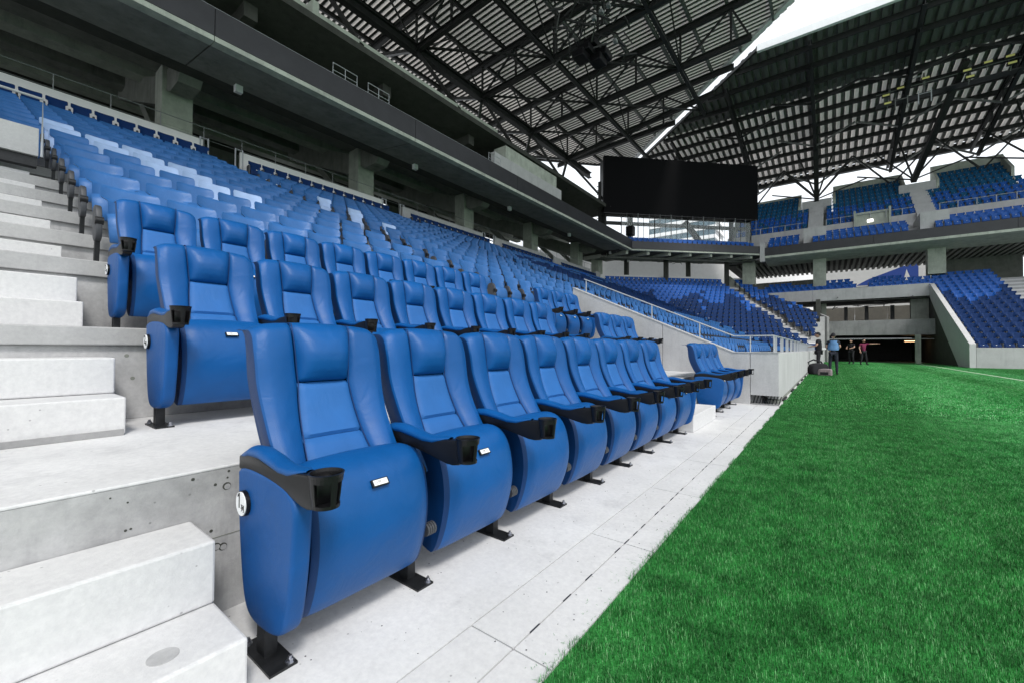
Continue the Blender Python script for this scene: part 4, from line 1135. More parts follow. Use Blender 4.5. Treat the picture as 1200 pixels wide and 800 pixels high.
# concourse behind: pillars, cream wall, white daylight
cc_ = thing('concourse', 'cream-walled concourse seen through the gap above the tunnel lintel', 'concourse', (2, 54, 3.4))
P_(MB().box(-6.5, 7, 45.6, 63.9, 3.3, 3.44), 'floor', M['grey'], 0, cc_)
for a, b_ in ((-.8, 2.4), (2.42, 5.3), (5.32, 9.0)): P_(MB().box(a, b_, 64, 64.2, 2.5, 6.0), 'wall_panel', M['cream'], 0, cc_)
P_(MB().box(5.5, 6.6, 48.5, 49.2, 3.44, 5.3), 'pier', M['beam'], 0, cc_)
for a in (1.2, 2.8, 4.7): P_(MB().box(a, a + .28, 54, 54.3, 3.44, 5.3), 'pillar', M['grey'], 0, cc_)
P_(MB().box(-6.5, 7, 49, 58, 5.75, 5.9), 'ceiling', M['steel'], 0, cc_)
pip = MB(); rr = random.Random(9)
for i in range(26):
    x = rr.uniform(-1, 6.3); y = rr.uniform(48, 56); pip.bar((x, y, 5.6 - rr.random() * .4), (x + rr.uniform(-1.5, 1.5), y + rr.uniform(-2, 2), 5.6 - rr.random() * .5), .06)
tag(P_(pip, 'service_pipes', M['steel_grey'], 0, cc_), kind='stuff')
# columns between tiers of the far stand
for i, (xa, yy, w_, z0, z1) in enumerate(((-6.6, 49.2, .55, 7.6, 10.2), (-.72, 49.5, .50, 3.4, 10.3), (7.2, 49.8, .55, 7.4, 10.3), (15.5, 49.8, .55, 7.4, 10.3))):
    o = MB().box(-w_, w_, -.5, .5, 0, z1 - z0).build('column', M['beam'], loc=(xa, yy, z0), bevel=.02)
    tag(o, 'grey concrete column under the far upper deck, %s from the left' % ORD[i], 'column', 'columns under the far upper deck')
# far upper deck
fu = thing('far_upper_deck', 'far upper deck with a charcoal fascia and grey walls between seat blocks', 'stand', (10, 50, 10))
for a, b_ in ((-4.9, 3.0), (3.02, 11), (11.02, 28)): P_(MB().box(a, b_, 46.5, 46.65, 9.93, 10.72), 'fascia_panel', M['fascia'], 0, fu)
P_(MB().box(-5.3, -4.92, 46.3, 46.8, 9.4, 11.2), 'fascia_end', M['wall'], 0, fu)
P_(MB().prism([(0, 0), (1, 0), (1, 1), (0, 1)], 0, 1), 'spare', M['beam'], 0, fu) if False else None
P_(side_prism([(46.45, 9.92), (46.45, 9.72), (50.2, 9.5), (50.2, 9.92)], -5, 28), 'soffit_slab', M['beam'], 0, fu)
P_(MB().box(-5, 28, 46.7, 52, 9.93, 10.1), 'deck_slab', M['deck'], 0, fu)
for i in range(3): P_(MB().box(-5, 28, 46.9 + .8 * i, 47.7 + .8 * i, 10.101, 10.6 + .36 * i), 'tier_tread', M['tier'], 0, fu)
for a, b_ in ((-9, 1.95), (4.45, 28)): P_(MB().box(a, b_, 51.4, 51.6, 10.1, 13.25), 'block_wall', M['wall'], 0, fu)
P_(MB().box(1.95, 4.45, 51.4, 51.6, 12.7, 14.0), 'portal_head', M['beam'], 0, fu)
for a in (1.9, 4.4): P_(MB().box(a, a + .15, 51.2, 51.7, 10.1, 14.2), 'portal_cheek', M['beam'], 0, fu)
P_(MB().box(2.05, 4.4, 51.9, 52, 10.1, 12.0), 'portal_wall', M['white_wall'], 0, fu)
P_(MB().box(2.9, 3.3, 51.36, 51.395, 13.0, 13.25), 'exit_sign', M['lamp'], 0, fu)
for i in range(9):
    yy = 51.9 + .82 * i; z = 13.0 + .60 * i
    for a, b_ in ((-9, 6.5), (6.5, 28)):
        if i > 4:
            for q0, q1 in ((-9, -2.5), (.4, 6.1), (8.2, 13.1), (14.4, 26)):
                if a <= q0 < b_: P_(MB().box(q0, q1, yy - .41, yy + .41, z - .8, z), 'tier_tread', M['deck'], 0, fu)
        else: P_(MB().box(a, b_, yy - .41, yy + .41, z - .8, z), 'tier_tread', M['deck'], 0, fu)
for q0, q1, zt_ in ((-9, -2.5, 19.0), (.4, 6.1, 19.3), (8.2, 13.1, 19.5), (14.4, 26, 19.5)):
    P_(MB().box(q0, q1, 58.9, 59.1, 16.5, zt_), 'back_wall', M['beam'], 0, fu)
    P_(side_prism([(56.0, 15.0), (56.0, zt_ - 2.2), (58.9, zt_ - .12), (58.9, 15.0)], q0, q0 + .2), 'side_wall', M['beam'], 0, fu)
    P_(side_prism([(56.0, 15.0), (56.0, zt_ - 2.2), (58.9, zt_ - .12), (58.9, 15.0)], q1 - .2, q1), 'side_wall', M['beam'], 0, fu)
for xa in (-1.05, 6.85):
    P_(MB().box(xa - 1.3, xa + 1.3, 55.9, 56.2, 15.6, 17.25), 'stair_wall', M['wall'], 0, fu)
    for j in range(10): P_(MB().box(xa - .62, xa + .62, 51.0 + .5 * j, 51.5 + .5 * j, 13.2 + .36 * j - .5, 13.2 + .36 * j), 'step_block', M['wall'], 0, fu)
    P_(MB().box(xa - .85, xa + .85, 47.6, 51.1, 10.1, 12.3), 'stair_wall', M['wall'], 0, fu)
for i in range(3):
    hr = thing('handrail', 'thin pale handrail on the far upper deck, %s from the left' % ORD[i], 'handrail', (0, 0, 0), group='handrails on the far upper deck')
    x0, x1 = ((-8, -2), (-.2, 6), (7.7, 22))[i]
    hr.location = (x0, 51.3, 13.25)
    MB().tube([(0, 0, .55), (x1 - x0, 0, .55)], .03, 6).build('top_rail', M['rail'], hr)
    pm2 = MB().tube([(0, 0, 0), (0, 0, .55)], .03, 6).mesh('post', M['rail']); x = 0
    while x < x1 - x0: link('post', pm2, hr, (x, 0, 0)); x += 1.1
    MB().tube([(.2, -1.2, -1.9), (.2, -1.2, -1.2), (x1 - x0 - .5, -1.2, -1.2)], .025, 6).build('low_rail', M['rail'], hr)
# truss/roof sheet under the far deck, mural and outside walls
mu = thing('mural', 'white outside wall with a blue geometric print seen behind the far stand', 'mural', (3.7, 70, 8))
def mz(x, z, y): k_ = 70 / 60; return (x * k_, y, 1 + (z - 1) * k_)
P_(MB().box(-1.5, 10.5, 70, 70.2, 5.5, 13.5), 'wall', M['white_wall'], 0, mu)
P_(MB().add([mz(3.4, 8.7, 69.98), mz(7.4, 10.3, 69.98), mz(7.4, 7.9, 69.98), mz(2.4, 8.1, 69.98)], [(0, 1, 2, 3)]).add([mz(3.6, 10.9, 69.97), mz(6.4, 10.95, 69.97), mz(4.4, 9.9, 69.97)], [(0, 1, 2)]), 'blue_print', M['blue_print'], 0, mu)
P_(MB().add([mz(6.2, 8.1, 69.96), mz(6.9, 8.1, 69.96), mz(6.5, 9.5, 69.96)], [(0, 1, 2)]), 'white_print', M['white_wall'], 0, mu)
ow = thing('service_block', 'grey service block behind the far stand with pale rolled shutters', 'building', (12, 58, 7))
P_(MB().box(-9, -.9, 58, 58.3, 6, 8.9), 'wall', M['deck'], 0, ow); P_(MB().box(8.4, 14, 58, 58.3, 6, 10.2), 'wall', M['deck'], 0, ow); P_(MB().box(14.6, 26, 57, 57.3, 6, 10.2), 'wall', M['white_wall'], 0, ow)
ce = thing('deck_underside', 'dark ribbed underside of the far upper deck', 'ceiling', (8, 55, 10))
rib = MB()
x = -8
while x < 28: rib.box(x, x + .22, 50.3, 60, 9.75, 9.95); x += .45
o = P_(rib, 'ribs', M['deck'], 0, ce); tag(o, kind='stuff')
P_(MB().box(-9, 28, 50.25, 60, 9.96, 10.09), 'slab', M['dark_conc'], 0, ce)

# ------------------------------------------------------------------ roofs
def zl(x): return 25.0 + (x + 2.08) * .058
def left_front(y): return min(8.0, -1.66 - (y - 34.28) * 1.18)
def left_back(y): return -29.4 if y < 38.7 else -29.4 + (y - 38.7) * .78 if y < 47.2 else -22.8 + (y - 47.2) * 2.2
lr = thing('left_roof', 'pale corrugated roof on dark steel trusses over the left stand', 'roof', (-15, 15, 22))
def corr_sheet(name, y0, y1, pitch, depth, parent, mat):
    mb = MB(); n = round((y1 - y0) / pitch); G = []
    prof = [(0, 0), (.5, 0), (.54, 1), (.96, 1), (1.0, 0)]
    for i in range(n):
        for u_, h in prof[:-1] + ([prof[-1]] if i == n - 1 else []):
            y = y0 + (i + u_) * pitch; xa, xb = left_back(y), left_front(y)
            if xb < xa + .1: continue
            xs_ = [xa] + [max(xa, min(xb, v_)) for v_ in (-21.9, -12.6)] + [xb]
            G.append([(x_, y, zl(x_) + h * depth) for x_ in xs_])
    for q, mt in ((0, 'roof_brightened'), (1, 'roof_sheet'), (2, 'roof_sheet')):
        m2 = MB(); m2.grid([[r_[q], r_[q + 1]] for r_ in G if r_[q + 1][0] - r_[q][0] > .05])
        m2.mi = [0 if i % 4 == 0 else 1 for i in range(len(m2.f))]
        if m2.f: P_(m2, name, [M[mt], M['flute_shade']], 0, parent)
y = -14.4
while y < 49.6:
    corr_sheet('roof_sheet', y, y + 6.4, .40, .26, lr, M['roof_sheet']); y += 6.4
# edge fascia (white) along the diagonal end
a = Vector((left_front(48.9), 48.9, 0)); b_ = Vector((left_front(25), 25, 0))
P_(MB().bar((a.x, a.y, zl(a.x) + .05), (b_.x, b_.y, zl(b_.x) + .05), .35, .55), 'edge_fascia', M['white_fascia'], 0, lr)
P_(MB().bar((-29.4, -14, zl(-29.4)), (-29.4, 38.7, zl(-29.4)), .25, .35), 'edge_beam', M['steel'], 0, lr)
P_(MB().bar((-29.4, 38.7, zl(-29.4)), (-22.8, 47.2, zl(-22.8)), .25, .35), 'edge_beam', M['steel'], 0, lr); P_(MB().bar((-22.8, 47.2, zl(-22.8)), (-19.0, 48.9, zl(-19)), .25, .35), 'edge_beam', M['steel'], 0, lr)
def ymax_for(x):
    y = 48.8
    while y > 0 and not (left_back(y) < x < left_front(y)): y -= .2
    return y
x = -26.6
while x < 6:
    P_(MB().ibeam((x, -14, zl(x) - .22), (x, ymax_for(x) - .6, zl(x) - .22), .16, .32), 'purlin', M['steel'] if x < -15 else M['steel_grey'], 0, lr); x += 2.35
TY = [-2.2, 4.5, 11.1, 17.8, 24.4, 31.1, 37.8, 43.0]
for ti, ty in enumerate(TY):
    xf = left_front(ty) - .3; xb = max(-28, left_back(ty)); zb = 20.7
    tr = thing('roof_truss', 'dark steel roof truss across the left roof, %s from the near end' % ORD[ti], 'truss', (-21.7, ty, zb), group='trusses under the left roof')
    def Q(mb, nm, mt='steel'): return P_(mb, nm, M[mt], 0, tr)
    Q(MB().ibeam((xb, ty, zl(xb) - .62), (xf, ty, zl(xf) - .62), .28, .42), 'top_chord')
    if ty < 42:
        xe = min(xf - 1.5, -4)
        Q(MB().ibeam((-21.7, ty, zb), (xe, ty, 21.6 if ty < 34 else 22.5), .30, .40), 'bottom_chord')
        Q(MB().bar((-21.7, ty, zb), (xb, ty, zl(xb) - .7), .22), 'end_brace')
        x = -21.7; i = 0; stp = 3.3
        while x < xe - 1:
            z0 = zb + (x + 21.7) * .045; x2 = min(x + stp, xe); z2 = zb + (x2 + 21.7) * .045
            Q(MB().bar((x, ty, z0), (x, ty, zl(x) - .7), .13), 'web')
            if i % 2 == 0: Q(MB().bar((x, ty, z0), (x2, ty, zl(x2) - .7), .12), 'web')
            else: Q(MB().bar((x, ty, zl(x) - .7), (x2, ty, z2), .12), 'web')
            # sway braces
            if i % 2 == 0 and ti < 7:
                Q(MB().bar((x, ty, z0), (x + .2, ty + 3.3, zl(x) - .4), .09), 'sway_brace'); Q(MB().bar((x, ty, z0), (x + .2, ty - 3.3, zl(x) - .4), .09), 'sway_brace')
            x += stp; i += 1
        if 4 < ty: Q(MB().bar((-21.7, ty, zb), (-18.0 if ty < 37 else -17.0, ty + .3, 14.8 if ty > 21 else 15.6), .20), 'strut')
        if ty > 21: Q(MB().bar((-21.7, ty, zb), (-24.5, ty + 1.5, 15.5), .20), 'strut')
gd = thing('roof_girder', 'heavy dark longitudinal girder under the left roof', 'girder', (-21.7, 15, 20.6))
P_(MB().ibeam((-21.7, -14, 20.7), (-21.7, 43, 20.7), .45, .62, .06), 'main_girder', M['steel'], 0, gd)
for x_, z_ in ((-15.1, 21.0), (-8.5, 21.3)):
    P_(MB().ibeam((x_, -14, z_), (x_, ymax_for(x_) - 1.5, z_), .22, .34), 'secondary_girder', M['steel'], 0, gd)
for i in range(len(TY) - 2):
    for x_ in (-21.7, -15.1, -8.5):
        if left_front(TY[i + 1]) > x_ + 1:
            P_(MB().bar((x_, TY[i], 20.9 + (x_ + 21.7) * .03), (x_ + 6.6 if left_front(TY[i + 1]) > x_ + 7.6 and x_ < -9 else x_, TY[i + 1], 21.1 + (x_ + 21.7) * .03), .12), 'plan_brace', M['steel'], 0, gd)
# big dark service duct under left roof
du = MB().box(-13.4, -10.2, 3, 16.2, 21.7, 22.6).build('service_platform', M['steel'])
tag(du, 'big dark service platform hung under the left roof', 'platform')
# lighting / speaker rig hung from the left roof
rg = thing('speaker_rig', 'dark cluster of loudspeakers and cables hung below the left roof', 'speaker rig', (-10, 20, 18))
rr = random.Random(11)
for i in range(5):
    P_(MB().box(-11.4 + .2 * i, -10.7 + .2 * i, 20.3 + .3 * i, 21.2 + .3 * i, 17.2 + .42 * (i % 3), 17.6 + .42 * (i % 3)), 'loudspeaker', M['black'], .04, rg)
cb_ = MB()
for i in range(60):
    p0 = Vector((-10.5 + rr.uniform(-1.6, 1.6), 20 + rr.uniform(-2.6, 2.6), 18.4 + rr.uniform(-1.2, 1.6))); p1 = p0 + Vector((rr.uniform(-1.1, 1.1), rr.uniform(-1.1, 1.1), rr.uniform(-1, 1)))
    cb_.bar(p0, p1, .05 + .05 * rr.random())
tag(P_(cb_, 'cables_and_brackets', M['steel'], 0, rg), kind='stuff')
P_(MB().bar((-12.2, 20, 17.7), (-12.6, 20.5, 20.6), .12), 'hanger', M['steel'], 0, rg); P_(MB().bar((-9.4, 20, 18), (-9.3, 20.2, 22), .12), 'hanger', M['steel'], 0, rg)
for i in range(7):
    z = 18.2 + rr.uniform(-.8, 1.6); P_(MB().box(-9.9 + .12 * i, -9.72 + .12 * i, 17.2 + .6 * i, 17.45 + .6 * i, z, z + .16), 'small_lamp', M['galv'], 0, rg)

# far roof
def zf(y): return 25.0 - (y - 38.2) * .126
fr = thing('far_roof', 'grey corrugated roof with dark purlins over the far stand', 'roof', (15, 48, 24))
def far_left(y): return max(-19.2, -4.46 - (y - 38.15) * 1.235)
YB = 61.8
def far_sheet(x0, x1):
    mb = MB(); G = []; pitch = .62; n = round((x1 - x0) / pitch); prof = [(0, 0), (.5, 0), (.55, 1), (.95, 1)]
    for i in range(n):
        for u_, h in prof + ([(1.0, 0)] if i == n - 1 else []):
            x = x0 + (i + u_) * pitch
            ya = 38.2 if x > -4.45 else 38.15 + (-4.46 - x) / 1.235
            G.append([(x, y_, zf(y_) + h * .40) for y_ in (ya, max(ya, 46.0), max(ya, 53.0), YB)])
    for q, mt in ((0, 'roof_shade_toned'), (1, 'roof_sheet'), (2, 'roof_brightened')):
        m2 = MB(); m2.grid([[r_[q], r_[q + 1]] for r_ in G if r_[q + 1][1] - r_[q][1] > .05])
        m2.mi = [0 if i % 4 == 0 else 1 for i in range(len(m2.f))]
        if m2.f: P_(m2, 'roof_sheet', [M[mt], M['flute_shade_far' if q else 'flute_shade']], 0, fr)
x = -19.22
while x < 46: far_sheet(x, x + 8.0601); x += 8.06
y = 39.6
while y < YB + .1:
    P_(MB().ibeam((far_left(y), y, zf(y) - .26), (46, y, zf(y) - .26), .18, .40, .05), 'purlin', M['steel'], 0, fr); y += 2.2
P_(MB().bar((-4.5, 38.1, 25.05), (46, 38.1, 25.05), .3, .55), 'gutter', M['white_fascia'], 0, fr)
P_(MB().bar((-4.5, 38.0, 24.95), (-19.2, 49.95, zf(50) + .1), .2, .25), 'edge_fascia', M['steel'], 0, fr)
P_(MB().bar((-19.5, YB, zf(YB) - .1), (46, YB, zf(YB) - .1), .5, .7), 'rear_beam', M['steel'], 0, fr)
for ti, tx in enumerate((-13.5, -7.2, -1.05, 5.2, 11.5, 17.8, 24)):
    ya = (38.4 if tx > -4.4 else 38.4 + (-4.45 - tx) / 1.235)
    tr = thing('roof_truss', 'dark steel truss under the far roof, %s from the left' % ORD[ti], 'truss', (tx, 50, 20), group='trusses under the far roof')
    def Q(mb, nm, mt='steel'): return P_(mb, nm, M[mt], 0, tr)
    Q(MB().ibeam((tx, ya, zf(ya) - .75), (tx, YB, zf(YB) - .7), .25, .4), 'top_chord')
    Q(MB().ibeam((tx, ya + 2, zf(ya + 2) - 1.2), (tx, 59, 19.9), .25, .35), 'bottom_chord')
    yy = ya + 3.4; i = 0
    while yy < 57:
        zb0 = zf(ya + 2) - 1.2 + (19.9 - zf(ya + 2) + 1.2) * (yy - ya - 2) / (59 - ya - 2)
        Q(MB().bar((tx, yy, zb0), (tx, yy, zf(yy) - .8), .16), 'web')
        Q(MB().bar((tx, yy, zb0), (tx, yy + 3.2, zf(yy + 3.2) - .8), .13), 'web', 'steel')
        if i % 2 == 1:
            for sg in (-1, 1):
                Q(MB().bar((tx, yy, zb0), (tx + sg * 3.1, yy, zf(yy) - .5), .14), 'sway_brace', 'steel_grey' if yy > 49 else 'steel')
        yy += 3.2; i += 1
    for sg in (-1, 1):
        Q(MB().bar((tx, 59, 19.9), (tx + sg * 3.1, 59.4, 22.0), .16), 'brace', 'steel_grey')
        Q(MB().bar((tx + sg * 3.1, 57.5, 21.8), (tx + sg * .2, 57.6, 18.2), .14), 'brace', 'steel')
for i, (b0, b1) in enumerate((((-1.04, 56.0, 17.2), (-1.0, 50.5, 23.0)), ((6.6, 56.0, 17.5), (8.5, 46.5, 23.4)), ((14.3, 56, 17.5), (16.2, 46.5, 23.4)))):
    o = MB().bar(Vector((0, 0, 0)), Vector(b1) - Vector(b0), .42, .42).build('roof_mast', M['steel'], loc=b0)
    tag(o, 'thick dark steel mast propping the far roof from the back row, %s from the left' % ORD[i], 'mast', 'masts propping the far roof')
    for sg in (-1, 1):
        MB().bar((0, 0, .2), (sg * 2.9, 1.0, 4.0), .14).build('fan_brace', M['steel'], o); MB().bar((0, 0, .2), (sg * 1.6, -2.5, 4.6), .12).build('fan_brace', M['steel'], o)
        MB().bar((0, 0, .15), (sg * 4.2, .8, 1.7), .12).build('fan_brace', M['steel'], o)
# catwalk with floodlights under the far roof
cwk = thing('catwalk', 'dark catwalk hung under the far roof carrying floodlights', 'catwalk', (8, 47, 22))
P_(MB().box(3.3, 24, 47.2, 48.0, 22.0, 22.08), 'deck', M['steel'], 0, cwk)
P_(MB().tube([(3.3, 47.1, 22.8), (24, 47.1, 22.8)], .03, 6), 'rail', M['steel_grey'], 0, cwk)
for x_ in (4.2, 6.3, 8.9, 11.5, 14): P_(MB().bar((x_, 47.6, 22), (x_, 47.6, zf(47.6)), .12), 'hanger', M['steel_grey'], 0, cwk)
P_(MB().bar((5.0, 47, 23.3), (6.1, 47, 23.4), .06), 'spreader', M['rail'], 0, cwk)
fl0 = MB().box(-.26, .26, -.16, .1, -.10, .10).mesh('housing', M['steel_black']); fl1 = MB().box(-.22, .22, -.18, -.162, -.075, .075).mesh('lens', M['flood'])
for i, (x_, z_) in enumerate(((3.9, 22.45), (4.0, 21.75), (4.8, 22.75), (6.3, 23.0), (8.6, 22.7), (8.75, 22.15), (9.7, 22.9), (10.8, 22.9), (10.9, 22.35))):
    f = thing('floodlight', 'yellow-lensed floodlight on the far catwalk, %s from the left' % ORD[i], 'floodlight', (x_, 46.9, z_), group='floodlights on the far catwalk')
    link('housing', fl0, f); link('lens', fl1, f)
    MB().bar((0, 0, .1), (0, .3, -.4), .04).build('bracket', M['steel_grey'], f)
for i, x_ in enumerate((4.5, 5.9)):
    f = MB(); f.bar((0, 0, 0), (0, 0, -1.1), .07); f.bar((.75, 0, 0), (.75, 0, -1.1), .07); f.bar((0, 0, -.3), (.75, 0, -.3), .05)
    o = f.build('hanging_bracket', M['rail' if i else 'steel_grey'], loc=(x_, 47, 22.2)); tag(o, 'pale ladder-like bracket hanging under the far catwalk, %s one' % ('right' if i else 'left'), 'bracket')

# ------------------------------------------------------------------ office building behind the corner
ob = thing('office_building', 'pale office block with long bands of glass seen under the big screen', 'building', (-34, 118, 0))
for i in range(18):
    z = 2.5 * i; P_(MB().box(-41, -23.5, 118, 130, z, z + .95), 'floor_band', M['white_wall'], 0, ob)
    for j in range(6): P_(MB().box(-40.9 + 2.9 * j, -38.1 + 2.9 * j, 118.2, 118.5, z + .95, z + 2.5), 'window', M['glass'], 0, ob)
P_(MB().box(-40.8, -23.8, 118.6, 129.5, 0, 44), 'core', M['grey'], 0, ob)

# ------------------------------------------------------------------ people
def figure(name, label, loc, rz, H, top, legs, pose, headmat='cloth_black', extra=None):
    """skin-modifier body; pose gives joints in metres for H=1.7"""
    s = H / 1.7
    root = thing(name, label, 'person', loc, rz)
    J = dict(pel=(0, 0, .93), wst=(0, 0, 1.06), chs=(0, 0, 1.28), nck=(0, 0, 1.44), hd=(0.01, 0, 1.50),
             shl=(0, .17, 1.39), shr=(0, -.17, 1.39), hil=(0, .09, .88), hir=(0, -.09, .88),
             knl=(.02, .11, .48), knr=(.02, -.11, .48), anl=(-.01, .12, .08), anr=(-.01, -.12, .08), tol=(.15, .13, .03), tor=(.15, -.13, .03),
             ell=(-.02, .24, 1.13), elr=(-.02, -.24, 1.13), wrl=(.10, .25, .92), wrr=(.10, -.25, .92))
    J.update(pose)
    def skin(nm, chain, edges, mat, par=root):
        me = bpy.data.meshes.new(nm); me.from_pydata([tuple(Vector(J[c]) * s) if isinstance(c, str) else tuple(Vector(c) * s) for c, r_ in chain], edges, [])
        me.materials.append(M[mat]); o = bpy.data.objects.new(nm, me); COL.objects.link(o); o.parent = par
        sk = o.modifiers.new('skin', 'SKIN')
        for i, (c, r_) in enumerate(chain):
            rr_ = r_ if isinstance(r_, tuple) else (r_, r_); me.skin_vertices[0].data[i].radius = (rr_[0] * s, rr_[1] * s)
        me.skin_vertices[0].data[0].use_root = True
        ss2 = o.modifiers.new('sub', 'SUBSURF'); ss2.levels = 2; ss2.render_levels = 2
        return o
    skin('trousers', [('pel', (.14, .10)), ('hil', .085), ('knl', .062), ('anl', .048), ('hir', .085), ('knr', .062), ('anr', .048)], [(0, 1), (1, 2), (2, 3), (0, 4), (4, 5), (5, 6)], legs)
    skin('top', [('wst', (.13, .09)), ('pel', (.135, .10)), ('chs', (.16, .105)), ('nck', .055), ('shl', .065), ('shr', .065),
                 (tuple(Vector(J['shl']).lerp(Vector(J['ell']), .6)), .05), (tuple(Vector(J['shr']).lerp(Vector(J['elr']), .6)), .05)],
         [(0, 1), (0, 2), (2, 3), (2, 4), (2, 5), (4, 6), (5, 7)], top)
    for e, wr, sh in (('ell', 'wrl', 'shl'), ('elr', 'wrr', 'shr')):
        up = tuple(Vector(J[sh]).lerp(Vector(J[e]), .5)); dv = (Vector(J[wr]) - Vector(J[e])).normalized()
        side = dv.cross(Vector((0, 0, 1))).normalized() if abs(dv.z) < .95 else Vector((1, 0, 0))
        W_ = Vector(J[wr]); palm = W_ + dv * .07
        ch = [(up, .045), (e, .038), (wr, .024), (tuple(palm), (.032, .018))]
        ed = [(0, 1), (1, 2), (2, 3)]
        arm = skin('arm', ch, ed, 'skin')
        hb = MB()
        for f_ in range(4):
            b0 = palm + side * (.012 * (f_ - 1.5)) * 1.5; L_ = (.062, .075, .07, .052)[f_]
            hb.tube([tuple(b0 * s), tuple((b0 + dv * L_ * .5) * s), tuple((b0 + dv * L_ * .9 + Vector((0, 0, -.018))) * s)], [.009 * s, .0085 * s, .006 * s], 6)
        b0 = W_ + dv * .03 + side * .03; hb.tube([tuple(b0 * s), tuple((b0 + side * .025 + dv * .03) * s), tuple((b0 + side * .03 + dv * .055) * s)], [.011 * s, .01 * s, .007 * s], 6)
        hb.build('fingers', M['skin'], root, True)
    for an, to in (('anl', 'tol'), ('anr', 'tor')):
        a_, t__ = Vector(J[an]), Vector(J[to])
        skin('shoe', [((a_.x - .04, a_.y, .045), .042), (tuple((a_ + t__) / 2), .042), (tuple(t__), .032)], [(0, 1), (1, 2)], 'cloth_black')
    # head with face
    hx, hy, hz = J['hd']; hd = MB(); G = []
    for i in range(13):
        th = math.pi * i / 12; row = []
        for k in range(17):
            ph = 2 * math.pi * k / 16; x = .098 * math.sin(th) * math.cos(ph); yy = .076 * math.sin(th) * math.sin(ph); z = .118 * math.cos(th)
            if math.cos(ph) > .5 and -.06 < z < .03: x += .004
            if math.cos(ph) > .93 and -.035 < z < .012: x += .018 * (1 - abs(z + .02) / .05)
            if z < -.04: yy *= .8; x = x * .92 + .008
            row.append(((hx + x + .02) * s, (hy + yy) * s, (hz + .11 + z) * s))
        G.append(row)
    hd.grid(G); head = hd.build('head', M['skin'], root, True)
    for sg in (-1, 1):
        MB().disc(((hx + .105) * s, (hy + sg * .03) * s, (hz + .12) * s), (1, 0, 0), .009 * s, .006 * s, 8).build('eye', M['ink'], head)
        MB().disc(((hx + .02) * s, (hy + sg * .073) * s, (hz + .105) * s), (0, sg, 0), .022 * s, .012 * s, 8).build('ear', M['skin'], head)
    MB().box((hx + .108) * s, (hx + .114) * s, (hy - .02) * s, (hy + .02) * s, (hz + .045) * s, (hz + .052) * s).build('mouth', M['cloth_pink'], head)
    hr_ = MB(); G = []
    for i in range(8):
        th = math.pi * .58 * i / 7; row = []
        for k in range(17):
            ph = 2 * math.pi * k / 16; front = max(0, math.cos(ph)); th2 = th * (1 - .45 * front)
            row.append(((hx + .012 + .106 * math.sin(th2) * math.cos(ph)) * s, (hy + .084 * math.sin(th2) * math.sin(ph)) * s, (hz + .115 + .126 * math.cos(th2)) * s))
        G.append(row)
    hr_.grid(G); hr_.build('hair', M[headmat], root, True)
    if extra: extra(root, s, skin)
    return root
def bib(root, s, skin):
    mb = MB(); G = []
    for i in range(9):
        z = 1.02 + .40 * i / 8; row = []
        for k in range(21):
            ph = 2 * math.pi * k / 20; row.append(((.128 + .006 * math.sin(i * 1.3)) * math.cos(ph) * s, (.180 + .012 * math.sin(i * .8) - .03 * (i > 6)) * math.sin(ph) * s, z * s))
        G.append(row)
    mb.grid(G); mb.build('bib', M['cloth_blue'], root, True)
def cap(root, s, skin):
    MB().box(.08 * s, .20 * s, -.06 * s, .06 * s, 1.655 * s, 1.668 * s).build('cap_peak', M['cloth_black'], root)
def bag(root, s, skin):
    MB().box(-.24 * s, -.12 * s, -.13 * s, .13 * s, 1.05 * s, 1.40 * s).build('backpack', M['cloth_black'], root, bevel=.03)
PX = (0.10, 21.0)
figure('person', 'person in dark trousers and pale blue bib standing near the pitch-side wall', (.12, 21.3, 0), R(95), 1.64, 'cloth_navy', 'cloth_navy',
       dict(ell=(.06, .23, 1.14), wrl=(.22, .14, 1.05), elr=(.06, -.23, 1.14), wrr=(.22, -.14, 1.05)), extra=bib)
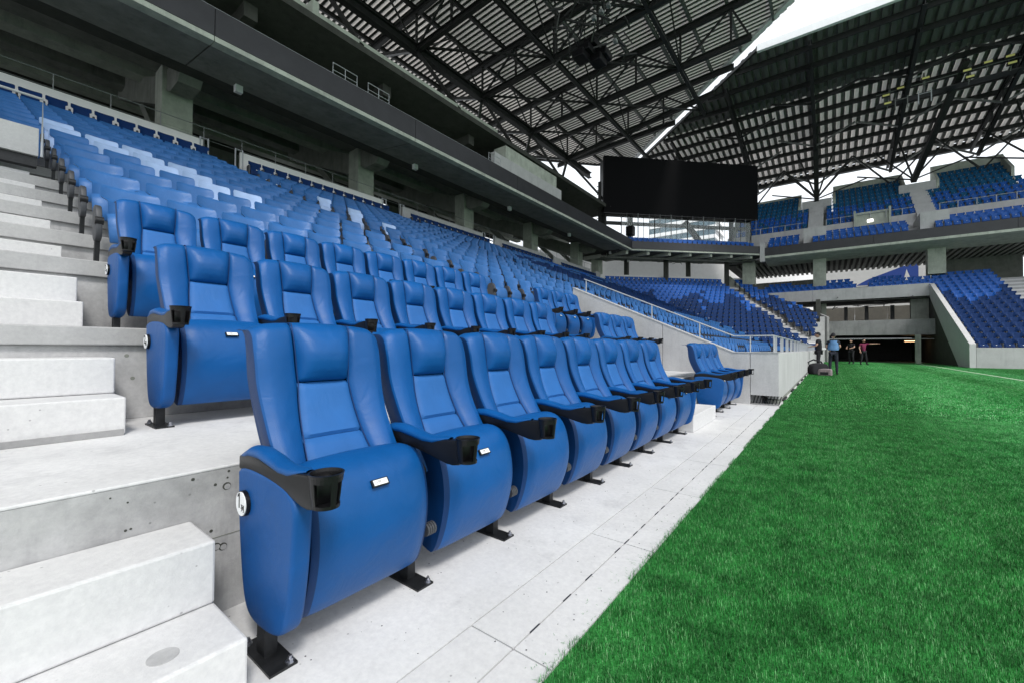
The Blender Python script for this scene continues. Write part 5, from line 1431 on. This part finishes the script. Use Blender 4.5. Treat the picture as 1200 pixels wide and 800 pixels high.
figure('person', 'person in black wearing a cap, beside the one in the blue bib', (-.38, 22.6, 0), R(-175), 1.72, 'cloth_black', 'cloth_black',
       dict(ell=(.10, .20, 1.15), wrl=(.26, .10, 1.12)), extra=cap)
figure('person', 'person in a black shirt with hands raised, left of the pointing person', (1.22, 37.8, 0), R(-120), 1.70, 'cloth_black', 'cloth_black',
       dict(ell=(.12, .25, 1.18), wrl=(.34, .18, 1.12), elr=(.08, -.24, 1.15), wrr=(.30, -.12, 1.10), knl=(.08, .13, .5)))
figure('person', 'person in a magenta top with an outstretched arm pointing right', (1.80, 36.4, 0), R(-60), 1.70, 'cloth_pink', 'cloth_black',
       dict(ell=(.22, .38, 1.40), wrl=(.34, .62, 1.41), knl=(.02, .16, .48), anl=(0, .20, .08), tol=(.15, .22, .03), anr=(0, -.18, .08), tor=(.14, -.20, .03)), extra=bag)
# bags on the path
b1 = thing('equipment_bag', 'black holdall with a raised carry handle lying against the pitch-side wall', 'bag', (-.36, 20.8, 0))
MB().pillow(smooth_poly([(-.30, 0), (.30, 0), (.33, .12), (.30, .40), (.10, .47), (-.20, .46), (-.33, .34), (-.33, .1)], 1), -.17, .17, .05).build('body', M['cloth_black'], b1, True)
MB().tube([(-.34, 0, .30), (-.40, 0, .50), (-.20, 0, .60), (.1, 0, .52), (.2, 0, .38)], .03, 8).build('handle', M['cloth_black'], b1, True)
b2 = thing('equipment_bag', 'mauve-grey soft bag on the grass edge in front of the black holdall', 'bag', (-.14, 20.1, 0))
MB().pillow(smooth_poly([(-.20, 0), (.20, 0), (.22, .06), (.21, .24), (.17, .28), (-.16, .27), (-.21, .22), (-.22, .06)], 1), -.12, .12, .04).build('body', M['cloth_grey'], b2, True)
MB().box(-.13, .13, -.135, -.122, .05, .15).build('pocket', M['cloth_black'], b2, bevel=.004)
b1.rotation_euler = (0, 0, R(35)); b2.rotation_euler = (0, 0, R(-12))
# white line on the far turf
lm = MB(); lm.add([(5.02, 14.0, .026), (5.13, 14.0, .026), (5.13, 42.0, .026), (5.02, 42.0, .026)], [(0, 1, 2, 3)])
lo = lm.build('pitch_line', M['line_paint']); tag(lo, kind='structure')
